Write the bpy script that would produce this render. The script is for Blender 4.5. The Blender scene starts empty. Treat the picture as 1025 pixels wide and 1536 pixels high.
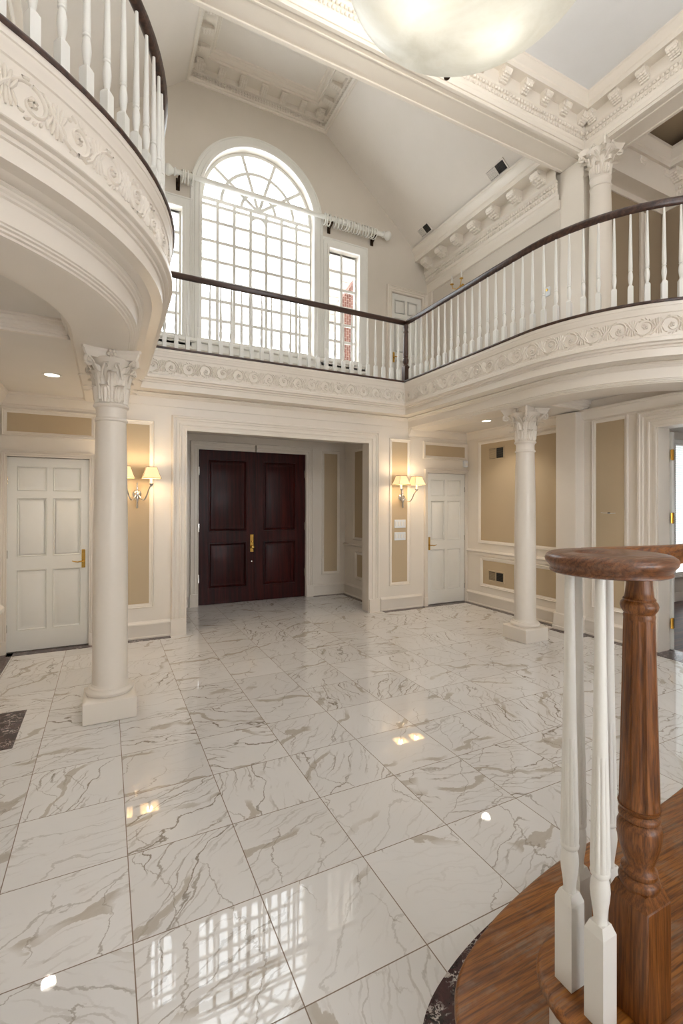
import bpy, bmesh, math, random
from mathutils import Vector, Matrix
sc = bpy.context.scene
COL = sc.collection
random.seed(11)
PI = math.pi

# ------------------------------------------------------------------ mesh builder
class MB:
    def __init__(s):
        s.v = []; s.f = []
    def add(s, vs, fs):
        o = len(s.v)
        s.v += [tuple(p) for p in vs]
        s.f += [tuple(i + o for i in f) for f in fs]
        return s
    def box(s, x0, x1, y0, y1, z0, z1):
        return s.add([(x0,y0,z0),(x1,y0,z0),(x1,y1,z0),(x0,y1,z0),(x0,y0,z1),(x1,y0,z1),(x1,y1,z1),(x0,y1,z1)],
                     [(3,2,1,0),(4,5,6,7),(0,1,5,4),(1,2,6,5),(2,3,7,6),(3,0,4,7)])
    def bbox(s, x0, x1, y0, y1, z0, z1, b=.004):
        # box with chamfered edges
        xs = [(x0,x0+b,x1-b,x1),(y0,y0+b,y1-b,y1),(z0,z0+b,z1-b,z1)]
        bm = bmesh.new()
        vs = [bm.verts.new(p) for p in [(x0,y0,z0),(x1,y0,z0),(x1,y1,z0),(x0,y1,z0),(x0,y0,z1),(x1,y0,z1),(x1,y1,z1),(x0,y1,z1)]]
        for f in [(3,2,1,0),(4,5,6,7),(0,1,5,4),(1,2,6,5),(2,3,7,6),(3,0,4,7)]:
            bm.faces.new([vs[i] for i in f])
        bmesh.ops.bevel(bm, geom=list(bm.edges), offset=b, segments=1, affect='EDGES')
        bm.verts.index_update()
        s.add([v.co for v in bm.verts], [[v.index for v in f.verts] for f in bm.faces])
        bm.free(); return s
    def prism(s, poly, lo, hi, axis='z'):
        n = len(poly)
        def P(a, b, c):
            return {'z': (a,b,c), 'y': (a,c,b), 'x': (c,a,b)}[axis]
        vs = [P(a,b,lo) for a,b in poly] + [P(a,b,hi) for a,b in poly]
        fs = [tuple(range(n))[::-1], tuple(range(n, 2*n))] + [(i,(i+1)%n,(i+1)%n+n,i+n) for i in range(n)]
        return s.add(vs, fs)
    def layers(s, rings, cap=True):
        # rings: list of equally long closed loops of points
        n = len(rings[0]); vs = [p for r in rings for p in r]; fs = []
        for k in range(len(rings)-1):
            for i in range(n):
                j = (i+1) % n
                fs.append((k*n+i, k*n+j, (k+1)*n+j, (k+1)*n+i))
        if cap:
            fs.append(tuple(range(n))[::-1]); fs.append(tuple(range((len(rings)-1)*n, len(rings)*n)))
        return s.add(vs, fs)
    def lathe(s, prof, c=(0,0,0), n=32, mod=None, cap=True):
        rings = []
        for r, z in prof:
            ring = []
            for i in range(n):
                a = 2*PI*i/n
                rr = r if mod is None else r*mod(a, z)
                ring.append((c[0]+rr*math.cos(a), c[1]+rr*math.sin(a), c[2]+z))
            rings.append(ring)
        return s.layers(rings, cap)
    def lathe_axis(s, prof, c, axis, n=24):
        # prof (r, t) along the unit vector axis
        ax = Vector(axis).normalized(); u = ax.orthogonal().normalized(); w = ax.cross(u); c = Vector(c)
        rings = [[c + ax*t + (u*math.cos(2*PI*i/n) + w*math.sin(2*PI*i/n))*r for i in range(n)] for r, t in prof]
        return s.layers(rings)
    def grid(s, rows, closed=False):
        n = len(rows[0]); vs = [p for r in rows for p in r]; fs = []
        for k in range(len(rows)-1):
            for i in range(n if closed else n-1):
                j = (i+1) % n
                fs.append((k*n+i, k*n+j, (k+1)*n+j, (k+1)*n+i))
        return s.add(vs, fs)
    def sweep(s, fr, prof, closed_prof=False, cap=False, closed_path=False):
        # fr: list of (P, N, B) frames; prof: (d, h) -> P + N*d + B*h
        rows = [[P + N*d + B*h for d, h in prof] for P, N, B in fr]
        if closed_path: rows.append(rows[0])
        s.grid(rows, closed_prof)
        if cap and closed_prof:
            n = len(prof); m = len(rows)*n; o = len(s.v)-m
            s.f.append(tuple(o+i for i in range(n))); s.f.append(tuple(o+m-n+i for i in range(n))[::-1])
        return s
    def tube(s, pts, rad, n=8, cap=True):
        pts = [Vector(p) for p in pts]; rows = []
        if not hasattr(rad, '__len__'): rad = [rad]*len(pts)
        up = None
        for i, p in enumerate(pts):
            t = (pts[min(i+1,len(pts)-1)] - pts[max(i-1,0)]).normalized()
            if up is None: up = t.orthogonal().normalized()
            up = (up - t*up.dot(t)).normalized(); w = t.cross(up)
            rows.append([p + (up*math.cos(2*PI*k/n) + w*math.sin(2*PI*k/n))*rad[i] for k in range(n)])
        return s.layers(rows, cap)
    def ell(s, c, r, nu=10, nv=6):
        rows = []
        for j in range(1, nv):
            a = PI*j/nv
            rows.append([(c[0]+r[0]*math.sin(a)*math.cos(2*PI*i/nu), c[1]+r[1]*math.sin(a)*math.sin(2*PI*i/nu), c[2]+r[2]*math.cos(a)) for i in range(nu)])
        return s.layers(rows)
    def torus(s, c, axis, R, r, n=20, m=8):
        ax = Vector(axis).normalized(); u = ax.orthogonal().normalized(); w = ax.cross(u); c = Vector(c)
        rows = []
        for i in range(n+1):
            d = u*math.cos(2*PI*i/n) + w*math.sin(2*PI*i/n)
            rows.append([c + d*(R + r*math.cos(2*PI*k/m)) + ax*r*math.sin(2*PI*k/m) for k in range(m)])
        return s.grid(rows, True)
    def rect_frame(s, O, U, V, N, u0, u1, v0, v1, prof, sides=4):
        # mitred moulding running round a rectangle; prof (w inwards, h outwards); 3 sides = open bottom
        O, U, V, N = Vector(O), Vector(U), Vector(V), Vector(N)
        rows = []
        for cu, cv, su, sv in ((u0,v0,1,1),(u0,v1,1,-1),(u1,v1,-1,-1),(u1,v0,-1,1)):
            if sides == 3: sv = sv if sv < 0 else 0
            rows.append([O + U*(cu+su*w) + V*(cv+sv*w) + N*h for w, h in prof])
        if sides == 4: rows.append(rows[0])
        return s.grid(rows)
    def rect_raise(s, O, U, V, N, u0, u1, v0, v1, prof):
        # rectangle with stepped edge, filled in the middle
        O, U, V, N = Vector(O), Vector(U), Vector(V), Vector(N)
        rings = [[O+U*(u0+w)+V*(v0+w)+N*h, O+U*(u1-w)+V*(v0+w)+N*h, O+U*(u1-w)+V*(v1-w)+N*h, O+U*(u0+w)+V*(v1-w)+N*h] for w, h in prof]
        return s.layers(rings)
    def build(s, name, mat, parent=None, smooth=35, loc=None):
        me = bpy.data.meshes.new(name)
        off = Vector((0,0,0))
        if loc is not None: off = Vector(loc)
        elif parent is not None: off = OFF.get(parent.name, Vector((0,0,0)))
        me.from_pydata([tuple(Vector(p)-off) for p in s.v], [], s.f)
        bm = bmesh.new(); bm.from_mesh(me)
        bmesh.ops.remove_doubles(bm, verts=bm.verts, dist=1e-6)
        bmesh.ops.recalc_face_normals(bm, faces=bm.faces)
        bm.to_mesh(me); bm.free()
        if smooth:
            for p in me.polygons: p.use_smooth = True
            me.set_sharp_from_angle(angle=math.radians(smooth))
        me.materials.append(mat)
        o = bpy.data.objects.new(name, me); COL.objects.link(o)
        if loc is not None: o.location = loc
        if parent is not None:
            o.parent = parent
            OFF[o.name] = off
        else:
            OFF[o.name] = off
        return o
OFF = {}

def tag(o, label, cat, group=None, kind=None):
    o['label'] = label; o['category'] = cat
    if group: o['group'] = group
    if kind: o['kind'] = kind
    return o
def thing(name, loc, label, cat, group=None, kind=None):
    o = bpy.data.objects.new(name, None); COL.objects.link(o)
    o.location = loc; o.empty_display_size = .1
    OFF[o.name] = Vector(loc)
    return tag(o, label, cat, group, kind)
def struct(mb, name, mat, label, cat, smooth=35):
    return tag(mb.build(name, mat, smooth=smooth), label, cat, kind='structure')
def copy_tree(o, loc=None, parent=None):
    c = o.copy(); COL.objects.link(c)
    if loc is not None: c.location = loc
    if parent is not None: c.parent = parent
    for ch in o.children: copy_tree(ch, None, c)
    return c
def copies(o, locs, rots=None, parent=None):
    for i, l in enumerate(locs):
        c = o.copy(); COL.objects.link(c); c.location = l
        if rots: c.rotation_euler = (0,0,rots[i])
        if parent is not None: c.parent = parent

# ------------------------------------------------------------------ materials
def S(r, g, b):
    f = lambda c: (c/255/12.92) if c/255 <= .04045 else ((c/255+.055)/1.055)**2.4
    return (f(r), f(g), f(b), 1)
class NT:
    def __init__(s, name):
        s.m = bpy.data.materials.new(name); s.m.use_nodes = True
        s.t = s.m.node_tree; s.b = s.t.nodes['Principled BSDF']
    def n(s, typ, **kw):
        x = s.t.nodes.new(typ)
        for k, v in kw.items():
            if k.startswith('i_'):
                kk = k[2:]; kk = int(kk) if kk.isdigit() else kk.replace('_', ' ')
                if isinstance(v, bpy.types.NodeSocket): s.t.links.new(v, x.inputs[kk])
                else: x.inputs[kk].default_value = v
            else: setattr(x, k, v)
        return x
    def l(s, a, b): s.t.links.new(a, b)
    def math(s, op, a, b=None, c=None):
        x = s.t.nodes.new('ShaderNodeMath'); x.operation = op
        for i, v in enumerate((a, b, c)):
            if v is None: continue
            if isinstance(v, bpy.types.NodeSocket): s.l(v, x.inputs[i])
            else: x.inputs[i].default_value = v
        return x.outputs[0]
    def vmath(s, op, a, b=None, scale=None):
        x = s.t.nodes.new('ShaderNodeVectorMath'); x.operation = op
        for i, v in enumerate((a, b)):
            if v is None: continue
            if isinstance(v, bpy.types.NodeSocket): s.l(v, x.inputs[i])
            else: x.inputs[i].default_value = v
        if scale is not None:
            if isinstance(scale, bpy.types.NodeSocket): s.l(scale, x.inputs['Scale'])
            else: x.inputs['Scale'].default_value = scale
        return x.outputs[0]
    def mix(s, f, a, b):
        x = s.t.nodes.new('ShaderNodeMix'); x.data_type = 'RGBA'
        for i, v in ((0,f),(6,a),(7,b)):
            if isinstance(v, bpy.types.NodeSocket): s.l(v, x.inputs[i])
            else: x.inputs[i].default_value = v
        return x.outputs[2]
    def ramp(s, f, stops):
        x = s.t.nodes.new('ShaderNodeValToRGB'); e = x.color_ramp.elements
        while len(e) < len(stops): e.new(.5)
        for q, (p, c) in zip(e, stops): q.position = p; q.color = c if hasattr(c, '__len__') else (c,c,c,1)
        s.l(f, x.inputs[0]); return x.outputs[0]
    def noise(s, vec, scale, detail=4, rough=.55, dist=0.):
        x = s.n('ShaderNodeTexNoise'); s.l(vec, x.inputs['Vector'])
        x.inputs['Scale'].default_value = scale; x.inputs['Detail'].default_value = detail
        x.inputs['Roughness'].default_value = rough; x.inputs['Distortion'].default_value = dist
        return x
def paint(name, c, rough=.45, var=.03, spec=.5):
    t = NT(name); tc = t.n('ShaderNodeTexCoord')
    no = t.noise(tc.outputs['Object'], 3.1, 3)
    dk = (c[0]*(1-var*2), c[1]*(1-var*2), c[2]*(1-var*2.4), 1)
    t.l(t.mix(no.outputs[0], c, dk), t.b.inputs['Base Color'])
    t.b.inputs['Roughness'].default_value = rough
    t.b.inputs['Specular IOR Level'].default_value = spec
    return t.m
def metal(name, c, rough=.2):
    t = NT(name); tc = t.n('ShaderNodeTexCoord')
    no = t.noise(tc.outputs['Object'], 40, 2)
    t.l(t.ramp(no.outputs[0], [(0., rough*.7), (1., rough*1.4)]), t.b.inputs['Roughness'])
    t.b.inputs['Base Color'].default_value = c; t.b.inputs['Metallic'].default_value = 1
    return t.m
def wood(name, c_dark, c_mid, c_light, axis, rough=.3, scale=18, worn=0., bump=.15, coat=.2):
    t = NT(name); tc = t.n('ShaderNodeTexCoord')
    sc_ = {'x': (.045,1,1), 'y': (1,.045,1), 'z': (1,1,.045)}[axis]
    mp = t.n('ShaderNodeMapping'); t.l(tc.outputs['Object'], mp.inputs[0]); mp.inputs['Scale'].default_value = sc_
    n1 = t.noise(mp.outputs[0], scale, 6, .62, .6)
    n2 = t.noise(mp.outputs[0], scale*7, 3, .6)
    w = t.n('ShaderNodeTexWave', wave_type='BANDS', bands_direction='DIAGONAL')
    t.l(mp.outputs[0], w.inputs['Vector']); w.inputs['Scale'].default_value = scale*.7
    w.inputs['Distortion'].default_value = 9; w.inputs['Detail'].default_value = 3; w.inputs['Detail Scale'].default_value = 1.3
    f = t.math('ADD', t.math('MULTIPLY', n1.outputs[0], .8), t.math('MULTIPLY', w.outputs['Fac'], .2))
    col = t.ramp(f, [(.25, c_dark), (.5, c_mid), (.78, c_light)])
    pore = t.ramp(n2.outputs[0], [(.36, .55), (.52, 1.)])
    mm = t.n('ShaderNodeMix', data_type='RGBA', blend_type='MULTIPLY'); mm.inputs[0].default_value = 1
    t.l(col, mm.inputs[6]); t.l(pore, mm.inputs[7]); col = mm.outputs[2]
    rg = rough
    if worn:
        nw = t.noise(tc.outputs['Object'], 5.5, 6, .65, .4)
        ns = t.noise(mp.outputs[0], 55, 4, .7)
        wf = t.math('MULTIPLY', t.ramp(nw.outputs[0], [(.47, 0.), (.62, 1.)]), t.ramp(ns.outputs[0], [(.42, 0.), (.6, 1.)]))
        col = t.mix(t.math('MULTIPLY', wf, worn), col, S(150,138,122))
        t.l(t.math('ADD', t.math('MULTIPLY', wf, .35), rough), t.b.inputs['Roughness'])
    else: t.b.inputs['Roughness'].default_value = rough
    t.l(col, t.b.inputs['Base Color'])
    t.b.inputs['Coat Weight'].default_value = coat; t.b.inputs['Coat Roughness'].default_value = .2
    bp = t.n('ShaderNodeBump'); bp.inputs['Strength'].default_value = bump; bp.inputs['Distance'].default_value = .002
    t.l(n2.outputs[0], bp.inputs['Height']); t.l(bp.outputs[0], t.b.inputs['Normal'])
    return t.m
TILE = .508; GX = 1.19945753*TILE; GY = 3.92142854*TILE
def marble_floor():
    t = NT('veined_white_marble'); tc = t.n('ShaderNodeTexCoord')
    sx = t.n('ShaderNodeSeparateXYZ'); t.l(tc.outputs['Object'], sx.inputs[0])
    u = t.math('DIVIDE', t.math('SUBTRACT', sx.outputs[0], GX), TILE)
    v = t.math('DIVIDE', t.math('SUBTRACT', sx.outputs[1], GY), TILE)
    cu, cv = t.math('FLOOR', u), t.math('FLOOR', v)
    fu, fv = t.math('SUBTRACT', u, cu), t.math('SUBTRACT', v, cv)
    cell = t.n('ShaderNodeCombineXYZ', i_0=cu, i_1=cv, i_2=3.7)
    wn = t.n('ShaderNodeTexWhiteNoise', noise_dimensions='3D'); t.l(cell.outputs[0], wn.inputs['Vector'])
    ws = t.n('ShaderNodeSeparateColor'); t.l(wn.outputs['Color'], ws.inputs[0])
    # local coordinates within the tile, turned and shifted at random
    loc = t.n('ShaderNodeCombineXYZ', i_0=t.math('SUBTRACT', fu, .5), i_1=t.math('SUBTRACT', fv, .5), i_2=0.)
    ang = t.math('ADD', t.math('MULTIPLY', ws.outputs[0], 2.0), .2)
    rot = t.n('ShaderNodeVectorRotate', rotation_type='Z_AXIS'); t.l(loc.outputs[0], rot.inputs['Vector']); t.l(ang, rot.inputs['Angle'])
    p = t.vmath('ADD', rot.outputs[0], t.vmath('SCALE', wn.outputs['Color'], scale=37.))
    lo = t.noise(p, 1.5, 2, .5).outputs[0]; hi = t.noise(t.vmath('MULTIPLY', p, (1., .5, 1.)), 5.5, 5, .62).outputs[0]; lo2 = t.noise(t.vmath('ADD', p, (7.,1.,3.)), 1.3, 2, .5).outputs[0]
    px = t.n('ShaderNodeSeparateXYZ'); t.l(p, px.inputs[0])
    def lines(kx, ky, a_lo, a_hi, width, lo_=lo, sharp=.55):
        c = t.math('ADD', t.math('MULTIPLY', px.outputs[0], kx), t.math('MULTIPLY', px.outputs[1], ky))
        c = t.math('ADD', c, t.math('MULTIPLY', t.math('SUBTRACT', lo_, .5), a_lo))
        c = t.math('ADD', c, t.math('MULTIPLY', t.math('SUBTRACT', hi, .5), a_hi))
        d = t.math('ABSOLUTE', t.math('SUBTRACT', t.math('FRACT', c), .5))
        return t.ramp(d, [(0., 1.), (width*sharp, .9), (width, 0.)])
    fine = lines(1.9, .25, 1.5, .5, .024)
    mid = lines(1.1, -.12, .9, .3, .05, lo2, .85)
    hair = lines(4.6, .5, 2.0, 1.0, .055)
    hair2 = lines(8.5, -.9, 2.8, 1.8, .085, lo2)
    cross = lines(1.2, 1.7, 1.5, .6, .018, lo2)
    gate = t.ramp(t.noise(p, 1.5, 2).outputs[0], [(.38, 0.), (.48, 1.)])
    gate2 = t.ramp(t.noise(t.vmath('ADD', p, (5.,7.,1.)), 1.2, 2).outputs[0], [(.46, 0.), (.53, 1.)])
    gate3 = t.ramp(t.noise(t.vmath('ADD', p, (2.,3.,4.)), 1.7, 3).outputs[0], [(.44, 0.), (.58, 1.)])
    busy = t.ramp(ws.outputs[1], [(.1, .12), (.75, 1.)])
    cloud = t.noise(p, 1.1, 4).outputs[0]
    base = t.mix(cloud, S(234,232,230), S(223,220,217))
    tint = t.ramp(ws.outputs[2], [(0., .94), (1., 1.02)])
    col = t.mix(t.math('MULTIPLY', t.math('MULTIPLY', hair2, gate3), t.math('MULTIPLY', busy, .5)), base, S(172,163,152))
    col = t.mix(t.math('MULTIPLY', t.math('MULTIPLY', hair, gate3), t.math('MULTIPLY', busy, .8)), col, S(162,152,140))
    col = t.mix(t.math('MULTIPLY', t.math('MULTIPLY', mid, gate2), .8), col, S(184,174,160))
    col = t.mix(t.math('MULTIPLY', t.math('MULTIPLY', fine, gate), t.math('MULTIPLY', busy, .9)), col, S(142,131,117))
    col = t.mix(t.math('MULTIPLY', cross, t.math('MULTIPLY', gate2, .7)), col, S(160,150,138))
    mm = t.n('ShaderNodeMix', data_type='RGBA', blend_type='MULTIPLY'); mm.inputs[0].default_value = 1
    t.l(col, mm.inputs[6]); t.l(tint, mm.inputs[7]); col = mm.outputs[2]
    # grout joints
    eu = t.math('MINIMUM', fu, t.math('SUBTRACT', 1., fu)); ev = t.math('MINIMUM', fv, t.math('SUBTRACT', 1., fv))
    g = t.math('LESS_THAN', t.math('MINIMUM', eu, ev), .0044)
    col = t.mix(g, col, S(128,110,94))
    t.l(col, t.b.inputs['Base Color'])
    t.l(t.math('ADD', t.math('MULTIPLY', g, .5), .018), t.b.inputs['Roughness'])
    t.b.inputs['Specular IOR Level'].default_value = .55
    return t.m
def dark_marble(name='dark_veined_marble', k=1.):
    t = NT(name); tc = t.n('ShaderNodeTexCoord')
    n0 = t.noise(tc.outputs['Object'], 9, 4)
    p = t.vmath('ADD', tc.outputs['Object'], t.vmath('SCALE', n0.outputs['Color'], scale=.14))
    n = t.noise(p, 15, 5, .6)
    d = t.math('ABSOLUTE', t.math('SUBTRACT', n.outputs[0], .5))
    v = t.ramp(d, [(0., 1.), (.012, .8), (.03, 0.)])
    g = t.ramp(t.noise(tc.outputs['Object'], 10, 3).outputs[0], [(.42, 0.), (.6, 1.)])
    b = t.ramp(t.noise(p, 12, 5, .7).outputs[0], [(.35, S(22,18,20)), (.6, S(74,42,44)), (.75, S(96,66,62))])
    t.l(t.mix(t.math('MULTIPLY', v, g), b, S(200,190,184)), t.b.inputs['Base Color'])
    t.b.inputs['Roughness'].default_value = .12
    return t.m
def glass(name):
    t = NT(name); nt = t.t
    for x in list(nt.nodes): nt.nodes.remove(x)
    out = nt.nodes.new('ShaderNodeOutputMaterial'); tr = nt.nodes.new('ShaderNodeBsdfTransparent'); gl = nt.nodes.new('ShaderNodeBsdfGlossy')
    gl.inputs['Roughness'].default_value = .02; tr.inputs['Color'].default_value = (.96,.98,.98,1)
    fr = nt.nodes.new('ShaderNodeFresnel'); fr.inputs['IOR'].default_value = 1.45; ge = nt.nodes.new('ShaderNodeNewGeometry'); mr = nt.nodes.new('ShaderNodeMapRange'); mr.inputs['To Min'].default_value = 1.45; mr.inputs['To Max'].default_value = 1/1.45; nt.links.new(ge.outputs['Backfacing'], mr.inputs['Value']); nt.links.new(mr.outputs[0], fr.inputs['IOR'])
    mx = nt.nodes.new('ShaderNodeMixShader')
    nt.links.new(fr.outputs[0], mx.inputs[0]); nt.links.new(tr.outputs[0], mx.inputs[1]); nt.links.new(gl.outputs[0], mx.inputs[2])
    nt.links.new(mx.outputs[0], out.inputs[0])
    return t.m
def lamp(name, c, e, base=None, pattern=None):
    t = NT(name); tc = t.n('ShaderNodeTexCoord')
    t.b.inputs['Base Color'].default_value = base or c
    t.b.inputs['Emission Strength'].default_value = e
    if pattern:
        no = t.noise(tc.outputs['Object'], pattern, 5, .6, .8)
        t.l(t.mix(no.outputs[0], c, (c[0]*.72, c[1]*.7, c[2]*.62, 1)), t.b.inputs['Emission Color'])
    else: t.b.inputs['Emission Color'].default_value = c
    t.b.inputs['Roughness'].default_value = .35
    return t.m
M = {}
M['trim'] = paint('cream_trim_paint', S(238,229,217), .30)
M['balwhite'] = paint('white_baluster_paint', S(238,236,230), .35)
M['wall'] = paint('warm_wall_paint', S(220,211,199), .6)
M['ceil'] = paint('ceiling_paint', S(232,226,218), .7)
M['slope'] = paint('pale_ceiling_paint', S(236,228,219), .7)
M['blue'] = paint('cool_grey_ceiling_paint', S(238,239,241), .7)
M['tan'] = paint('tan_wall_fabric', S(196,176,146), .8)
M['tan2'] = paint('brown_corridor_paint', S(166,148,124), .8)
M['marble'] = marble_floor()
M['dark'] = dark_marble()
M['walnut'] = wood('dark_walnut_rail', S(38,22,17), S(66,42,33), S(92,64,50), 'x', .3, 14, 0, .1)
M['walnutv'] = wood('dark_walnut_post', S(44,26,20), S(74,48,38), S(98,70,56), 'z', .3, 14, 0, .1)
M['mahog'] = wood('dark_mahogany', S(34,8,9), S(56,14,14), S(76,24,19), 'z', .36, 9, 0, .08, .06)
M['mahog'].node_tree.nodes['Principled BSDF'].inputs['Specular IOR Level'].default_value = .18
M['oakx'] = wood('worn_oak_tread', S(92,48,14), S(142,84,28), S(172,110,44), 'x', .38, 34, .55, .3, .06)
M['oakz'] = wood('oak_post', S(84,46,18), S(126,74,30), S(152,96,46), 'z', .36, 60, 0, .35, .08)
M['oakc'] = wood('oak_volute', S(80,44,24), S(116,70,40), S(144,96,60), 'x', .3, 46, .25, .3)
M['hallwood'] = wood('dark_hall_floorboards', S(62,34,20), S(92,54,34), S(120,74,46), 'x', .5, 8, 0, .1, 0)
M['brass'] = metal('polished_brass', S(212,172,92), .16)
M['bronze'] = metal('dark_bronze', S(70,56,44), .3)
M['silver'] = metal('silvered_metal', S(214,212,208), .12)
M['black'] = paint('black_slot', S(34,32,30), .6)
M['plate'] = paint('white_plastic_plate', S(232,236,240), .35)
def blind():
    t = NT('white_blind_slat'); no = t.noise(t.n('ShaderNodeTexCoord').outputs['Object'], 8)
    t.l(t.mix(no.outputs[0], S(236,236,234), S(226,226,224)), t.b.inputs['Base Color'])
    tr = t.n('ShaderNodeBsdfTranslucent'); tr.inputs['Color'].default_value = S(205,207,207)
    mx = t.n('ShaderNodeMixShader'); mx.inputs[0].default_value = .65
    t.l(t.b.outputs[0], mx.inputs[1]); t.l(tr.outputs[0], mx.inputs[2]); t.l(mx.outputs[0], t.t.nodes['Material Output'].inputs['Surface'])
    return t.m
M['blind'] = blind()
M['louvre'] = paint('dark_louvre', S(88,84,78), .5)
M['glass'] = glass('clear_window_glass')
M['shade'] = lamp('pleated_cream_shade', S(255,214,150), .62, S(240,220,180))
M['shadetrim'] = paint('tan_shade_trim', S(150,120,84), .7)
M['bulb'] = lamp('warm_bulb', S(255,230,190), 5)
M['can'] = lamp('ceiling_spot_lens', S(255,246,230), 5)
def alabaster():
    t = NT('veined_alabaster'); tc = t.n('ShaderNodeTexCoord')
    n1 = t.noise(tc.outputs['Object'], 1.6, 5, .6, 1.2); n2 = t.noise(tc.outputs['Object'], 9, 4)
    f = t.math('ADD', t.math('MULTIPLY', n1.outputs[0], .8), t.math('MULTIPLY', n2.outputs[0], .2))
    col = t.ramp(f, [(.28, S(222,220,210)), (.55, S(240,239,233)), (.78, S(230,226,214))])
    t.l(col, t.b.inputs['Base Color']); t.b.inputs['Roughness'].default_value = .3
    tr = t.n('ShaderNodeBsdfTranslucent'); t.l(col, tr.inputs['Color'])
    mx = t.n('ShaderNodeMixShader'); mx.inputs[0].default_value = .3
    out = t.t.nodes['Material Output']
    t.l(t.b.outputs[0], mx.inputs[1]); t.l(tr.outputs[0], mx.inputs[2]); t.l(mx.outputs[0], out.inputs['Surface'])
    return t.m
M['alab'] = alabaster()
M['brick'] = None
def brick():
    t = NT('red_brick'); tc = t.n('ShaderNodeTexCoord')
    mp = t.n('ShaderNodeMapping'); t.l(tc.outputs['Object'], mp.inputs[0]); mp.inputs['Rotation'].default_value = (PI/2, 0, PI/2)
    b = t.n('ShaderNodeTexBrick'); t.l(mp.outputs[0], b.inputs['Vector'])
    b.inputs['Color1'].default_value = S(120,78,66); b.inputs['Color2'].default_value = S(100,62,54); b.inputs['Mortar'].default_value = S(200,190,180)
    b.inputs['Scale'].default_value = 4.5; b.inputs['Mortar Size'].default_value = .012
    t.l(b.outputs[0], t.b.inputs['Base Color']); t.b.inputs['Roughness'].default_value = .9
    return t.m
M['brick'] = brick()

# ------------------------------------------------------------------ camera
F_PX, CY_PX = 706.0418, 753.0606
yaw, pitch, roll = .463842907, .00467173, .00285069
cyw, syw, cp, sp, cr, sr = math.cos(yaw), math.sin(yaw), math.cos(pitch), math.sin(pitch), math.cos(roll), math.sin(roll)
fwd = Vector((syw*cp, cyw*cp, sp)); rgt = Vector((cyw, -syw, 0)); upv = rgt.cross(fwd)
r2 = rgt*cr + upv*sr; u2 = upv*cr - rgt*sr
cam = bpy.data.cameras.new('camera'); camo = bpy.data.objects.new('camera', cam); COL.objects.link(camo)
mw = Matrix.Identity(4)
for i in range(3):
    mw[i][0] = r2[i]; mw[i][1] = u2[i]; mw[i][2] = -fwd[i]
mw[0][3], mw[1][3], mw[2][3] = 0, 0, 3.34838251*TILE
camo.matrix_world = mw
cam.sensor_fit = 'HORIZONTAL'; cam.sensor_width = 36; cam.lens = F_PX/1025*36
cam.shift_y = -(768-CY_PX)/1025
cam.clip_start = .05
sc.camera = camo
sc.view_settings.view_transform = 'Standard'; sc.view_settings.look = 'None'; sc.view_settings.gamma = 1
sc.view_settings.use_curve_mapping = False
# ------------------------------------------------------------------ setting: lower storey
YB, YV, XR, XL = 6.44, 8.05, 5.70, -1.07
XC = 2.32
_tn = [0]
def TR():
    _tn[0] += 1; return 'trim_%d' % _tn[0]
X3, Y3, Z3 = Vector((1,0,0)), Vector((0,1,0)), Vector((0,0,1))
PM = [(0,0),(.003,.018),(.012,.024),(.022,.015),(.032,.017),(.044,.006),(.052,.004),(.056,0)]
def CAS(w):
    k = w/.2
    return [(a*k,b) for a,b in [(0,0),(0,.03),(.012,.046),(.03,.046),(.036,.03),(.06,.032),(.066,.02),(.1,.02),(.106,.028),(.126,.028),(.132,.016),(.172,.016),(.178,.026),(.2,.026),(.2,0)]]
struct(MB().box(-1.3, 6.0, -3, 8.3, -.1, 0), 'floor', M['marble'], 'white marble tile floor with grey brown veins', 'floor')
# dark marble border strips
def strip(x0, x1, y0, y1, label):
    struct(MB().box(x0, x1, y0, y1, .0, .003), TR(), M['dark'], label, 'floor border')
strip(-.99, -.13, YB-.13, YB+.01, 'dark marble border strip in front of the left white door')
strip(XL, -.93, 3.3, YB+.01, 'dark marble border along the left wall beside the left door')
strip(.2, .745, YB-.13, YB, 'dark marble border strip under the left wall lamp panel')
strip(3.935, 4.71, YB-.13, YB, 'dark marble border strip under the switch panel')
strip(4.74, XR, YB-.11, YB+.01, 'dark marble border strip at the right white door')
strip(XR-.12, XR, 4.5, YB-.11, 'dark marble border along the right wall under the air vents')
strip(5.42, XR, 4.02, 4.5, 'dark marble border round the pilaster foot')
strip(XR-.12, XR, 3.42, 4.02, 'dark marble border under the tall tan panel')
strip(XR-.12, XR+.25, 2.2, 3.24, 'dark marble threshold of the right doorway')
strip(3.42, 4.1, YV-.1, YV, 'dark marble border at the back of the entry vestibule')
strip(3.99, 4.1, YB+.22, YV-.1, 'dark marble border along the vestibule side wall')
struct(MB().box(-1.07, -.575, 3.95, 4.63, 0, .004), TR(), M['dark'], 'dark marble slab set in the floor at the left edge', 'floor border')

# back wall with openings
w = MB()
for x0, x1, z0, z1 in ((-1.3,-1.012,0,3.2),(-.172,.926,0,3.2),(3.709,4.822,0,3.2),(5.662,6.0,0,3.2),(-1.012,-.172,2.235,3.2),(4.822,5.662,2.235,3.2),(.926,3.709,2.672,3.2)):
    w.box(x0, x1, YB, YB+.22, z0, z1)
w.box(-1.02, -.165, YB+.075, YB+.12, 0, 2.26).box(4.81, 5.67, YB+.075, YB+.12, 0, 2.26)  # hidden backing added behind both white doors to stop light leaking through gaps
struct(w, 'wall_back', M['trim'], 'cream back wall with wide cased opening', 'wall')
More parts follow.
